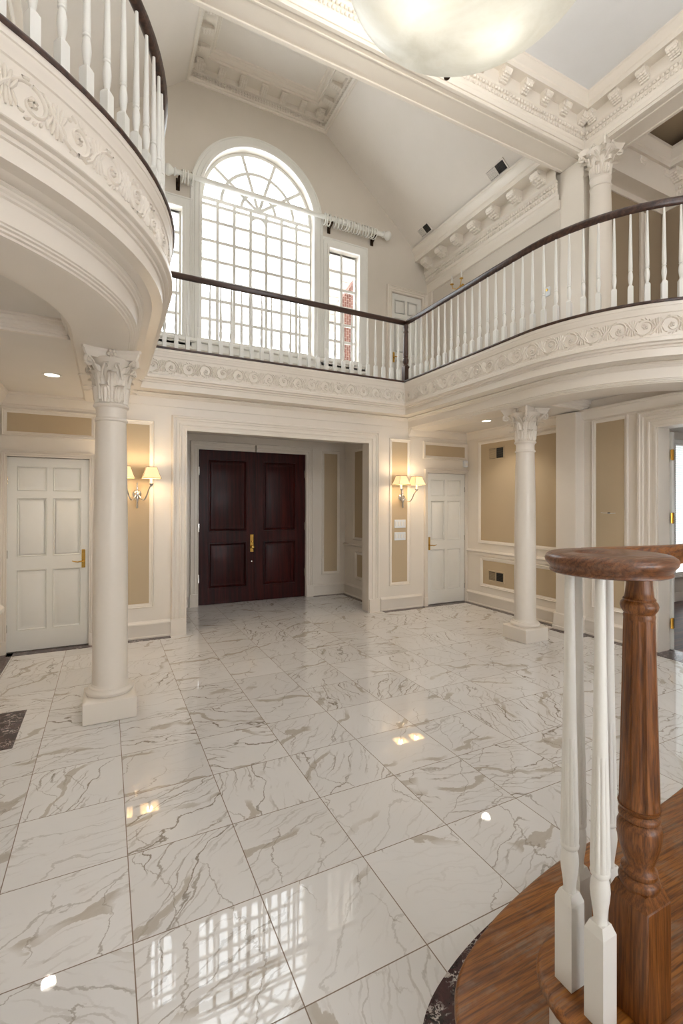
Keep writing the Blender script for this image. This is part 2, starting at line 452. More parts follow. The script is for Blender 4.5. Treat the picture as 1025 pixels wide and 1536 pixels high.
# vestibule
w = MB().box(.4, 1.372, YV, YV+.15, 0, 3.2).box(3.29, 4.25, YV, YV+.15, 0, 3.2).box(1.372, 3.29, YV, YV+.15, 2.616, 3.2)
w.box(1.36, 3.3, YV+.095, YV+.14, 0, 2.63)  # unseen backing added to block light round the double doors
struct(w, 'wall_vestibule_back', M['trim'], 'cream wall around the dark double doors', 'wall')
struct(MB().box(.38, .53, YB+.22, YV+.15, 0, 3.2), 'wall_vestibule_left', M['trim'], 'cream left side wall of the vestibule', 'wall')
struct(MB().box(4.10, 4.25, YB+.22, YV+.15, 0, 3.2), 'wall_vestibule_right', M['trim'], 'cream panelled right side wall of the vestibule', 'wall')
struct(MB().box(.38, 4.25, YB+.22, YV+.15, 2.86, 3.2), 'ceiling_vestibule', M['ceil'], 'low ceiling of the entry vestibule', 'ceiling')
# left wall, right wall
struct(MB().box(XL-.2, XL, -1.0, YB, 0, 3.2), 'wall_left', M['trim'], 'cream left wall at the picture edge', 'wall')
w = MB().box(XR, XR+.22, 3.22, YB, 0, 3.2).box(XR, XR+.22, 2.15, 3.22, 2.6, 3.2).box(XR, XR+.22, .6, 2.15, 0, 3.2)
struct(w, 'wall_right', M['trim'], 'cream right wall with doorway to next room', 'wall')
w = MB().bbox(5.53, XR+.01, 4.16, 4.47, 0, 2.93, .006)
struct(w, TR(), M['trim'], 'plain flat pilaster on the right wall behind the column', 'pilaster')
w = MB().bbox(5.505, XR+.01, 4.135, 4.495, 0, .23, .01).bbox(5.495, XR+.01, 4.125, 4.505, 0, .06, .01)
struct(w, TR(), M['trim'], 'plinth of the right wall pilaster', 'pilaster base')
# cap projecting at the left edge
w = MB().bbox(XL-.02, -.70, 3.95, 4.45, .84, .93, .03).bbox(XL-.02, -.74, 3.98, 4.42, 0, .84, .01)
struct(w, TR(), M['trim'], 'white moulded shelf end at the left picture edge', 'wall shelf')

# baseboards
BBP = [(0,0),(.03,0),(.03,.02),(.022,.03),(.022,.165),(.028,.175),(.026,.19),(.014,.2),(.008,.215),(0,.215)]
def bboard(name, segs, label):
    mb = MB()
    for p, q, n in segs:
        fr = [(Vector(p), Vector(n), Z3), (Vector(q), Vector(n), Z3)]
        mb.sweep(fr, BBP, True, True)
    struct(mb, name, M['trim'], label, 'baseboard')
NY, NX = (0,-1,0), (-1,0,0)
bboard('baseboard_back', [((-.13,YB,0),(.75,YB,0),NY),((3.92,YB,0),(4.72,YB,0),NY)], 'cream baseboard under the two wall lamp panels')
bboard('baseboard_right', [((XR,4.47,0),(XR,YB,0),NX),((XR,3.43,0),(XR,4.16,0),NX)], 'cream baseboard along the right wall')
bboard('baseboard_vestibule', [((3.41,YV,0),(4.1,YV,0),NY),((4.1,YB+.22,0),(4.1,YV,0),NX),((.53,YV,0),(1.21,YV,0),NY)], 'cream baseboard inside the entry vestibule')

# casings
def casing(O, U, N, u0, u1, v1, w, label, plinth=.21, v0=0.):
    mb = MB().rect_frame(O, U, Z3, N, u0-w, u1+w, v0, v1+w, CAS(w), 3)
    O, U, N = Vector(O), Vector(U), Vector(N)
    for a, b in ((u0-w-.006, u0-.006), (u1+.006, u1+w+.006)):
        q = [O+U*a, O+U*b]
        mb.layers([[p+Z3*v0 for p in (q[0], q[1], q[1]+N*.05, q[0]+N*.05)], [p+Z3*(v0+plinth) for p in (q[0], q[1], q[1]+N*.05, q[0]+N*.05)]])
    return struct(mb, TR(), M['trim'], label, 'door casing')
BO = (0,YB,0)
casing(BO, X3, NY, .945, 3.69, 2.66, .19, 'wide moulded cream casing of the vestibule opening')
casing((0,YV,0), X3, NY, 1.37, 3.292, 2.61, .135, 'moulded cream casing of the dark double doors')
casing(BO, X3, NY, -1.0, -.182, 2.235, .062, 'thin casing round the left white door', .15)
casing(BO, X3, NY, 4.83, 5.655, 2.235, .065, 'thin casing round the right white door', .15)
casing((XR,0,0), Y3, NX, 2.15, 3.235, 2.6, .21, 'fluted cream casing of the right doorway')

# wall panels with tan fields
def panel(O, U, N, u0, u1, v0, v1, label, field='tan', fr=.056):
    o = MB().rect_frame(O, U, Z3, N, u0-fr, u1+fr, v0-fr, v1+fr, PM)
    t = struct(o, TR(), M['trim'], label, 'wall panel')
    OO, UU, NN = Vector(O), Vector(U), Vector(N)
    q = [OO+UU*u0+Z3*v0, OO+UU*u1+Z3*v0, OO+UU*u1+Z3*v1, OO+UU*u0+Z3*v1]
    MB().layers([[p-NN*.002 for p in q], [p+NN*.0025 for p in q]]).build('panel_field', M[field], t, 0)
    return t
panel(BO, X3, NY, -1.005, -.162, 2.52, 2.73, 'tan transom panel above the left white door')
panel(BO, X3, NY, 4.80, 5.645, 2.525, 2.705, 'tan transom panel above the right white door')
panel(BO, X3, NY, .205, .49, .44, 2.70, 'tall tan wall panel behind the left wall lamp')
panel(BO, X3, NY, 4.135, 4.432, .44, 2.715, 'tall tan wall panel behind the right wall lamp')
panel((0,YV,0), X3, NY, 3.665, 3.935, .437, 2.65, 'narrow tan panel right of the double doors')
panel((0,YV,0), X3, NY, .70, .97, .437, 2.65, 'narrow tan panel left of the double doors')
panel((4.1,0,0), Y3, NX, 6.85, 7.64, 1.10, 2.66, 'tan upper panel on the vestibule side wall')
panel((4.1,0,0), Y3, NX, 6.85, 7.55, .39, .785, 'tan lower panel on the vestibule side wall')
panel((XR,0,0), Y3, NX, 4.56, 6.09, 1.10, 2.72, 'large tan wall panel behind the right column')
panel((XR,0,0), Y3, NX, 4.56, 6.04, .375, .766, 'low tan wall panel below the chair rail')
panel((XR,0,0), Y3, NX, 3.62, 3.99, .42, 2.76, 'tall tan panel beside the right doorway')
# chair rails
CR = [(0,0),(.012,.0),(.016,.02),(.012,.045),(.03,.055),(.04,.07),(.03,.085),(.012,.095),(0,.095)]
def crail(p, q, n, label):
    struct(MB().sweep([(Vector(p),Vector(n),Z3),(Vector(q),Vector(n),Z3)], CR, True, True), TR(), M['trim'], label, 'chair rail')
crail((XR,4.47,.838), (XR,YB,.838), NX, 'cream chair rail on the right wall')
crail((4.1,YB+.22,.88), (4.1,YV,.88), NX, 'cream chair rail in the vestibule')
# crown under the balcony ceilings
CW = [(0,0),(.012,0),(.016,.02),(.012,.03),(.03,.05),(.055,.075),(.07,.12),(.085,.125),(.09,.15),(0,.15)]
def crown(segs, label, z=2.80):
    mb = MB()
    for p, q, n in segs:
        mb.sweep([(Vector((*p,z)),Vector(n),Z3),(Vector((*q,z)),Vector(n),Z3)], CW, True, True)
    struct(mb, TR(), M['trim'], label, 'crown moulding')
crown([((XL,YB),(.2,YB),NY),((XL,4.1),(XL,YB),(1,0,0))], 'crown moulding above the left white door')
crown([((4.45,YB),(XR,YB),NY),((XR,4.3),(XR,YB),NX),((XR,2.0),(XR,4.2),NX)], 'crown moulding above the right wall panels')

# ------------------------------------------------------------------ doors
RP = [(0,-.012),(.008,-.004),(.018,-.012),(.03,-.012),(.055,-.003)]
def six_panel(name, label, x0, x1, z0, z1, y, hinge_left, mat='balwhite', rows=((.046,.173),(.21,.515),(.584,.896)), cols=((.118,.47),(.54,.885)), hw=True):
    W, H = x1-x0, z1-z0
    xs = [x0+W*c for cc in cols for c in cc]; zs = [z1-H*r for rr in rows for r in rr]
    mb = MB()
    mb.box(x0, x1, y+.012, y+.045, z0, z1)
    for a, b in ((x0,xs[0]),(xs[1],xs[2]),(xs[3],x1)): mb.box(a, b, y, y+.012, z0, z1)
    zz = [z1]+zs+[z0]
    for a, b in ((xs[0],xs[1]),(xs[2],xs[3])):
        for k in range(0, len(zz), 2): mb.box(a, b, y, y+.012, zz[k+1], zz[k])
    d = tag(mb.build(name, M[mat]), label, 'door', kind='structure')
    for a, b in ((xs[0],xs[1]),(xs[2],xs[3])):
        for k in range(0, len(zs), 2):
            MB().rect_raise((0,y,0), X3, Z3, NY, a, b, zs[k+1], zs[k], RP).build('door_panel', M[mat], d)
    if hw:
        s = -1 if hinge_left else 1
        hx = x0 if hinge_left else x1
        for q in (.12, .5, .88):
            zc = z0+H*q
            MB().bbox(hx-.012, hx+.012, y-.012, y+.006, zc-.045, zc+.045, .003).build('hinge', M['silver'], d)
        lx = x1-.065 if hinge_left else x0+.065
        h = MB().bbox(lx-.02, lx+.02, y-.008, y, .93, 1.15, .004).build('handle_plate', M['brass'], d)
        dr = -1 if hinge_left else 1
        MB().tube([(lx,y-.005,1.01),(lx,y-.05,1.01),(lx+dr*.02,y-.056,1.013),(lx+dr*.06,y-.054,1.006),(lx+dr*.1,y-.052,1.014),(lx+dr*.118,y-.05,1.022)], [.009,.009,.009,.0075,.0065,.005], 8).build('lever', M['brass'], h)
    return d
six_panel('door_1', 'white six panel door behind the left column', -1.008, -.176, .012, 2.228, YB+.018, True)
six_panel('door_2', 'white six panel door beside the right wall', 4.826, 5.658, .012, 2.23, YB+.018, False)
def leaf(name, label, x0, x1, hinge_left):
    y = YV+.03
    z0, z1 = .008, 2.612; H = z1-z0; W = x1-x0
    a, b = x0+.175*W, x1-.145*W
    if not hinge_left: a, b = x0+.17*W, x1-.2*W
    rz = [(z1-.063*H, z1-.53*H), (z1-.602*H, z1-.898*H)]
    mb = MB().box(x0, x1, y+.015, y+.055, z0, z1).box(x0, a, y, y+.015, z0, z1).box(b, x1, y, y+.015, z0, z1)
    for t, bb in ((z1, rz[0][0]), (rz[0][1], rz[1][0]), (rz[1][1], z0)): mb.box(a, b, y, y+.015, bb, t)
    d = tag(mb.build(name, M['mahog']), label, 'door', kind='structure')
    P = [(0,-.015),(.006,.012),(.02,.014),(.03,.002),(.045,-.012),(.06,-.012),(.1,0)]
    for t, bb in rz: MB().rect_raise((0,y,0), X3, Z3, NY, a, b, bb, t, P).build('door_panel', M['mahog'], d)
    hx = x0+.004 if hinge_left else x1-.004
    for zc in (.45, 1.3, 2.25): MB().bbox(hx-.012, hx+.012, y-.016, y+.004, zc-.07, zc+.07, .003).build('hinge', M['silver'], d)
    return d, y
dl, yy = leaf('door_3', 'left leaf of the dark mahogany double doors', 1.374, 2.331, True)
lx = 2.285
hp = MB().bbox(lx-.032, lx+.032, yy-.012, yy, .86, 1.17, .005).build('handle_plate', M['brass'], dl)
MB().lathe_axis([(.008,0),(.01,.03),(.02,.04),(.03,.055),(.03,.07),(.018,.082),(0.001,.085)], (lx,yy-.01,.95), NY, 20).build('knob', M['brass'], hp)
MB().tube([(lx,yy-.012,1.06),(lx,yy-.03,1.06),(lx-.0,yy-.035,1.03)], .006, 8).build('thumb_turn', M['brass'], hp)
MB().lathe_axis([(.016,0),(.016,.008),(.01,.016),(.001,.018)], (lx,yy,.70), NY, 16).build('deadbolt', M['silver'], dl)
leaf('door_4', 'right leaf of the dark mahogany double doors', 2.334, 3.288, False)
struct(MB().bbox(2.318, 2.346, YV-.06, YV-.02, 2.6, 2.72, .004), TR(), M['silver'], 'small metal door stop above the double doors', 'door stop')
# open door leaf seen edge-on in the right doorway
d5 = struct(MB().bbox(XR+.235, XR+.28, 3.2, 4.05, .01, 2.56, .002), 'door_5', M['balwhite'], 'white door leaf standing open in the right doorway', 'door')
for zc in (.32, 1.55, 2.29):
    MB().bbox(XR+.2, XR+.262, 3.188, 3.2, zc-.06, zc+.06, .002).lathe([(.008,-.065),(.008,.065)], (XR+.226,3.186,zc), 10).build('hinge', M['brass'], d5)
# next room glimpsed through the right doorway
struct(MB().box(6.0, 13, -1, 5.0, -.1, -.002), 'floor_side_room', M['hallwood'], 'dark wooden floor of the room to the right', 'floor')
w = MB().box(XR+.22, 8.95, 4.8, 4.95, 0, 3.2).box(8.95, 11.2, 4.8, 4.95, 0, .5).box(8.95, 11.2, 4.8, 4.95, 2.78, 3.2).box(11.2, 13, 4.8, 4.95, 0, 3.2)
struct(w, 'wall_side_room', M['wall'], 'pale far wall of the room to the right', 'wall')
w = MB().rect_frame((0,4.8,0), X3, Z3, NY, 8.87, 11.3, .42, 2.86, CAS(.1))
wn = struct(w, 'window_4', M['balwhite'], 'window with white blinds in the room to the right', 'window')
sl = MB()
for k in range(46): sl.box(8.97, 11.2, 4.83, 4.833, .95+k*.04, .987+k*.04)
sl.build('blind', M['blind'], wn)
MB().box(8.96, 11.2, 4.87, 4.876, .5, 2.78).build('pane', M['glass'], wn)
struct(MB().rect_frame((0,4.8,0), X3, Z3, NY, 6.5, 8.7, .2, .8, PM).box(6,13,4.78,4.8,.86,.94).box(6,13,4.785,4.8,0,.16), TR(), M['trim'], 'wainscot below the window in the right room', 'wainscot')
struct(MB().box(XR+.22, 13, -1, 5, 3.0, 3.2), 'ceiling_side_room', M['ceil'], 'ceiling of the room to the right', 'ceiling')
struct(MB().box(13, 13.1, -1, 1.5, 0, 3.2).box(13, 13.1, 3.5, 5, 0, 3.2).box(13, 13.1, 1.5, 3.5, 0, 1.2).box(13, 13.1, 1.5, 3.5, 2.2, 3.2), 'wall_side_room_end', M['wall'], 'end wall of the room to the right', 'wall')  # unseen opening added to let sky light into the side room
struct(MB().box(XR+.22, 13, -1.1, -1, 0, 3.2), 'wall_side_room_rear', M['wall'], 'rear wall of the room to the right', 'wall')
# ------------------------------------------------------------------ gallery edge: path, floor, entablature
RC = 1.85
def edge_path(d):
    """plan of the gallery edge at offset d towards the void: list of segments, each a list of (x,y,nx,ny)"""
    cl, cr_ = Vector((.44-RC, 3.82)), Vector((4.20+RC, 3.87))
    segs = []
    s1 = []
    for k in range(25):
        a = PI/2*(k/24)        # from the far end (pointing -y) to +x
        n = Vector((math.sin(a), -math.cos(a)))
        p = cl + n*(RC+d); s1.append((p.x, p.y, n.x, n.y))
    yb = 6.19
    s1b = [(.44+d, cl.y, 1, 0), (.44+d, yb-d, 1, 0)]
    s2 = [(.44+d, yb-d, 0, -1), (4.20-d, yb-d, 0, -1)]
    s3 = [(4.20-d, yb-d, -1, 0), (4.20-d, cr_.y, -1, 0)]
    s3b = []
    for k in range(25):
        a = PI/2*(k/24)
        n = Vector((-math.cos(a), -math.sin(a)))
        p = cr_ + n*(RC+d); s3b.append((p.x, p.y, n.x, n.y))
    return s1, s1b, s2, s3, s3b
def edge_rows(d, z):
    a, b, c, e, f = edge_path(d)
    out = [(-1.62, a[0][1], z)] + [(p[0], p[1], z) for p in a] + [(b[1][0], b[1][1], z), (c[1][0], c[1][1], z), (e[1][0], e[1][1], z)] + [(p[0], p[1], z) for p in f[1:]] + [(8.2, f[-1][1], z)]
    return [Vector(p) for p in out]
def edge_sweep(prof):
    mb = MB(); cols = [edge_rows(d, z) for d, z in prof]
    n = len(cols[0])
    return mb.grid([[cols[k][i] for k in range(len(cols))] for i in range(n)])
ENT = [(-.06,3.621),(0.0,3.621),(0,3.588),(-.006,3.584),(-.006,3.575),(-.012,3.56),(-.02,3.545),(-.022,3.53),(-.03,3.525),(-.034,3.512),
       (-.034,3.312),(-.012,3.300),(-.002,3.296),(-.002,3.262),(-.006,3.258),(-.028,3.254),(-.03,3.236),(-.034,3.233),(-.056,3.229),(-.058,3.210),(-.075,3.205)]
for k in range(1, 9):      # cove
    a = PI/2*k/8
    ENT.append((-.075-.125*(1-math.cos(a)), 3.205-.085*math.sin(a)))
ENT += [(-.205,3.118),(-.195,3.112),(-.192,3.104),(-.2,3.098),(-.206,3.096),(-.21,3.086),(-.222,3.078),(-.226,3.068),(-.238,3.062),
        (-.24,3.055),(-.24,2.958),(-.25,2.954),(-.252,2.946),(-.266,2.942),(-.268,2.932),(-.282,2.928),(-.286,2.918),(-.30,2.918)]
struct(edge_sweep(ENT), TR(), M['trim'], 'moulded cream entablature running round the gallery edge', 'entablature', 28)
# soffit band with inner moulding, over the left and right sides
SOF = [(-.295,2.918),(-.30,2.916),(-.66,2.916),(-.66,2.926),(-.672,2.930),(-.678,2.945),(-.69,2.95),(-.70,2.975),(-.715,2.985),(-.72,3.02),(-.735,3.03),(-.735,3.1)]
def half_sweep(prof, right):
    mb = MB(); rows = []
    for d, z in prof:
        a, b, c, e, f = edge_path(d)
        pts = ([(-1.62, a[0][1])]+[(p[0],p[1]) for p in a]+[(b[1][0], YB)]) if not right else ([(e[0][0], YB)]+[(p[0],p[1]) for p in f]+[(8.2, f[-1][1])])
        rows.append([Vector((p[0],p[1],z)) for p in pts])
    n = len(rows[0])
    return mb.grid([[rows[k][i] for k in range(len(rows))] for i in range(n)])
struct(half_sweep(SOF, False), TR(), M['trim'], 'curved soffit band under the left balcony', 'soffit', 28)
struct(half_sweep(SOF, True), TR(), M['trim'], 'curved soffit band under the right balcony', 'soffit', 28)
# ceilings under the balconies
struct(MB().box(-1.3, .12, 4.14, YB, 2.95, 3.1), 'ceiling_left', M['ceil'], 'cream ceiling behind the left column', 'ceiling')
struct(MB().box(4.5, 6.0, 4.14, YB, 2.95, 3.1), 'ceiling_right', M['ceil'], 'cream ceiling behind the right column', 'ceiling')
def slab_poly(d, side):
    a, b, c, e, f = edge_path(d)
    if side < 0: return [(-1.62, a[0][1])]+[(p[0],p[1]) for p in a]+[(b[1][0], YB),(-1.62, YB)]
    return [(e[0][0], YB)]+[(p[0],p[1]) for p in f]+[(8.2, f[-1][1]),(8.2, YB)]
struct(MB().prism(slab_poly(-.70,-1), 3.07, 3.12), 'ceiling_left_coffer', M['ceil'], 'raised cream ceiling under the left balcony front', 'ceiling')
struct(MB().prism(slab_poly(-.70,1), 3.07, 3.12), 'ceiling_right_coffer', M['ceil'], 'raised cream ceiling under the right balcony front', 'ceiling')
BM = [(0,0),(.03,0),(.03,.018),(.042,.022),(.042,.04),(.055,.048),(.06,.07),(.075,.075),(.08,.1),(.09,.105),(.095,.13),(0,.13)]
for x0, x1, lab in ((-1.3, -.27, 'stepped moulding across the ceiling left of the left column'), (4.9, XR, 'stepped moulding across the ceiling right of the right column')):
    struct(MB().sweep([(Vector((x0,4.14,2.95)),Vector(NY),Z3),(Vector((x1,4.14,2.95)),Vector(NY),Z3)], BM, True, True), TR(), M['trim'], lab, 'ceiling moulding')
# gallery floor slab
a, b, c, e, f = edge_path(-.07)
poly = [(-1.62, a[0][1])]+[(p[0],p[1]) for p in a]+[(b[1][0],b[1][1]),(c[1][0],c[1][1])]+[(p[0],p[1]) for p in f]+[(8.2,f[-1][1]),(8.2,8.2),(-1.62,8.2)]
struct(MB().prism(poly, 3.13, 3.62), 'floor_gallery', M['trim'], 'upper gallery floor round the open hall', 'floor')

# ------------------------------------------------------------------ carved scroll frieze
def motif():
    """one scroll wave, length 1 (s) by height 1 (t, -.5...5): list of (points(s,t), radii, height)"""
    st = []
    def spiral(cx, cy, r0, a0, turns, sgn):
        P = []; n = 26
        for k in range(n+1):
            q = k/n; a = a0+sgn*turns*2*PI*q; r = r0*(1-q)**.85+.018
            P.append((cx+r*math.cos(a)*.42, cy+r*math.sin(a)))
        return P
    for h, cx in ((1,.25),(-1,.75)):
        s = spiral(cx, .02*h, .385, -PI/2*h, .98, h)
        st.append((s, [.052-.03*k/len(s) for k in range(len(s))], 1.))
        # rosette petals
        for k in range(5):
            a = 2*PI*k/5
            st.append(([(cx+.012*math.cos(a), .03*math.sin(a)), (cx+.034*math.cos(a+.3), .085*math.sin(a+.3)), (cx+.05*math.cos(a+.7), .13*math.sin(a+.7))], [.03,.05,.025], 1.25))
        # leaf lobes outside the scroll
        for k in range(9):
            a = -PI/2*h + h*(.35+k*.42)
            r1, r2_ = .36, .36+.10+.03*math.sin(k*2.1)
            p = (cx+r1*.42*math.cos(a), .02*h+r1*math.sin(a)); q = (cx+r2_*.42*math.cos(a+.25*h), .02*h+r2_*math.sin(a+.25*h))
            if abs(q[1]) < .49: st.append(([p, ((p[0]+q[0])/2,(p[1]+q[1])/2), q], [.03,.048,.02], .9))
        # stem to next scroll and acanthus tuft
        sx = cx+.25
        stem = [(cx+.42*.36*math.sin(0)+.02, -.34*h), (cx+.1, -.40*h), (cx+.17, -.26*h), (sx-.03, -.02*h), (sx+.06, .22*h), (sx+.15, .36*h), (sx+.23, .38*h)]
        st.append((stem, [.03,.045,.05,.055,.05,.045,.03], 1.))
        for k in range(5):
            t = k/4
            st.append(([(sx-.05+.09*t, -.05*h), (sx-.09+.18*t, (.16+.12*math.sin(PI*t))*h), (sx-.11+.22*t, (.30+.12*math.sin(PI*t))*h)], [.03,.05,.022], 1.1))
            st.append(([(sx+.05-.09*t, .02*h), (sx+.09-.16*t, -(.18+.1*math.sin(PI*t))*h), (sx+.11-.2*t, -(.30+.12*math.sin(PI*t))*h)], [.03,.045,.02], .9))
        st.append(([(cx-.1, -.43*h), (cx-.04, -.46*h)], [.04,.05], 1.))
    return st
MOTIF = motif()
def frieze_on(mb, seg, L, n0):
    # seg: list (x,y,nx,ny) polyline on the frieze face; repeat the motif along it
    cum = [0]
    for p, q in zip(seg, seg[1:]): cum.append(cum[-1]+math.hypot(q[0]-p[0], q[1]-p[1]))
    tot = cum[-1]; n = max(1, round(tot/L)); l = tot/n
    def at(s):
        s = max(0, min(tot-1e-6, s)); k = 0
        while cum[k+1] < s: k += 1
        q = (s-cum[k])/(cum[k+1]-cum[k]); A, B = seg[k], seg[k+1]
        return [A[i]*(1-q)+B[i]*q for i in range(4)]
    zc, hh = 3.412, .188
    def P(s, t, h):
        x, y, nx, ny = at(s*l)
        return (x+nx*h, y+ny*h, zc+t*hh)
    m = 5
    for r in range(n):
        for pts, rad, hgt in MOTIF:
            rows = []
            for i, (s, t) in enumerate(pts):
                s0, t0 = pts[max(i-1,0)]; s1, t1 = pts[min(i+1,len(pts)-1)]
                dx, dt = (s1-s0)*l, (t1-t0)*hh; ln = math.hypot(dx, dt) or 1
                ex, et = -dt/ln, dx/ln
                rr = rad[i]*hh
                row = []
                for k in range(m):
                    a = PI*k/(m-1)
                    row.append(P(r+s+ex*math.cos(a)*rr/l, t+et*math.cos(a)*rr/hh, .001+math.sin(a)*(.006+rr*.9)*hgt))
                rows.append(row)
            mb.grid(rows)
            for e_ in (0, -1): pass
    return mb
for segs, lab in (((0,1), 'carved scrolling leaf frieze on the left curved balcony'), ((2,), 'carved scrolling leaf frieze on the back gallery'), ((3,4), 'carved scrolling leaf frieze on the right balcony')):
    E_ = edge_path(-.035); line = []
    for k in segs: line += E_[k] if not line else E_[k][1:]
    mb = frieze_on(MB(), line, .44, 0)
    struct(mb, TR(), M['trim'], lab, 'frieze', 60)

# ------------------------------------------------------------------ railings
def arc(seg):
    cum = [0]
    for p, q in zip(seg, seg[1:]): cum.append(cum[-1]+math.hypot(q[0]-p[0], q[1]-p[1]))
    return cum
def along(seg, s):
    cum = arc(seg); k = 0
    while k < len(cum)-2 and cum[k+1] < s: k += 1
    q = (s-cum[k])/(cum[k+1]-cum[k]); A, B = seg[k], seg[k+1]
    return [A[i]*(1-q)+B[i]*q for i in range(4)]
def baluster_mb(H=.905):
    mb = MB().box(-.0235,.0235,-.0235,.0235,0,.185)
    c = .0235
    mb.layers([[(-c,-c,.185),(c,-c,.185),(c,c,.185),(-c,c,.185)], [(-.014,-.014,.203),(.014,-.014,.203),(.014,.014,.203),(-.014,.014,.203)]])
    prof = [(.0135,.195),(.0155,.205),(.0135,.212),(.0175,.235),(.0215,.265),(.0225,.285),(.0205,.315),(.0165,.335),(.0150,.343),(.0195,.348),(.0195,.356),(.0160,.361),(.0185,.368),(.0190,.385),(.0185,.42),(.0150,.62),(.0115,.80),(.0095,H)]
    return mb.lathe(prof, n=14)
BALM = None
def get_bal(parent):
    global BALM
    o = bpy.data.objects.new('baluster', BALM) if BALM else None
    if o is None:
        o = baluster_mb().build('baluster', M['balwhite'], parent, 40, loc=(0,0,0)); BALM = o.data
    else:
        COL.objects.link(o); o.parent = parent
    return o
HR = []
for k in range(20):
    a = 2*PI*k/20; cx_, sy_ = math.cos(a), math.sin(a)
    HR.append((.036*cx_*(1 if sy_ > -.2 else .8), .042*sy_*(1.0 if sy_ < 0 else .9)))
def newel_mb(H):
    mb = MB().bbox(-.045,.045,-.045,.045,0,.26,.004)
    prof = [(.03,.255),(.043,.262),(.043,.275),(.034,.285),(.03,.292),(.041,.315),(.047,.345),(.044,.375),(.034,.392),(.03,.398),(.041,.405),(.041,.417),(.035,.424),(.041,.44),(.039,.6),(.034,.76),(.031,.79),(.042,.80),(.042,.815),(.032,.825),(.03,.86),(.04,.88),(.04,H)]
    return mb.lathe(prof, n=20)
def railing(name, label, seg, start, spacing, count, posts, m0=None, m1=None):
    root = thing(name, (seg[0][0], seg[0][1], 3.62), label, 'railing')
    line = [(p[0],p[1]) for p in seg]
    fr = [(Vector((p[0],p[1],0)), Vector((p[2],p[3],0)), Z3) for p in seg]
    if m0: fr[0] = (fr[0][0], Vector(m0), Z3)
    if m1: fr[-1] = (fr[-1][0], Vector(m1), Z3)
    MB().sweep([(P+Z3*4.598, N, B) for P,N,B in fr], HR, True, True).build('handrail', M['walnut'], root, 50)
    MB().sweep([(P+Z3*3.62, N, B) for P,N,B in fr], [(-.05,0),(.082,0),(.088,.008),(.088,.02),(.082,.028),(-.05,.028)], True, True).build('base_strip', M['walnut'], root, 40)
    for k in range(count):
        x, y, nx, ny = along(seg, start+k*spacing)
        o = get_bal(root); o.location = (x-seg[0][0], y-seg[0][1], .028); o.rotation_euler = (0,0,math.atan2(ny,nx))
    for px, py in posts:
        nm = newel_mb(.93)
        MB().add([(v[0]+px, v[1]+py, v[2]+3.645) for v in nm.v], nm.f).build('newel_post', M['walnutv'], root, 40)
    return root
D = -.075
E_ = edge_path(D)
right = E_[3] + E_[4][1:]
back = E_[2]
left = E_[1][::-1] + E_[0][::-1][1:]
L_back = arc(back)[-1]; L_r = arc(right)[-1]
nb = 27
railing('gallery_railing', 'straight railing across the back gallery below the arched window', back, L_back/(nb+1), L_back/(nb+1), nb, [(back[0][0],back[0][1]),(back[-1][0],back[-1][1])], (1,-1,0), (-1,-1,0))
railing('balcony_railing', 'right balcony railing that runs forward and curves away', right, .139, .139, int((L_r-.15)/.139), [], (-1,-1,0))
railing('balcony_railing', 'left balcony railing curving across the upper left corner', left, .139, .139, int((L_r-.15)/.139), [], (1,-1,0))
# ------------------------------------------------------------------ columns
def leaf_mb(mb, ang, z0, h, r0, w, curl, rbell):
    nu, nv = 11, 14; rows = []
    for j in range(nv+1):
        v = j/nv
        half = w*(.72+.5*math.sin(PI*min(1,v*1.05))**.8)*(1-.62*max(0,v-.62)/.38)*(1+.10*math.sin(v*PI*9))
        if v < .72: zc = z0+h*v/.72*.94; out = .012*v
        else:
            q = (v-.72)/.28; a = q*PI*.8
            zc = z0+h*.94+h*.10*math.sin(a); out = .009+curl*(1-math.cos(a))*.62
            zc -= h*.10*max(0, q-.5)
        row = []
        for i in range(nu+1):
            u = -1+2*i/nu
            r = rbell(z0+h*min(v/.72,1)*.94)+out+.016*(1-abs(u))**.6+.0055*math.cos(u*PI*4)-.006*abs(u)
            t = ang+u*half/r0
            row.append((r*math.cos(t), r*math.sin(t), zc))
        rows.append(row)
    mb.grid(rows)
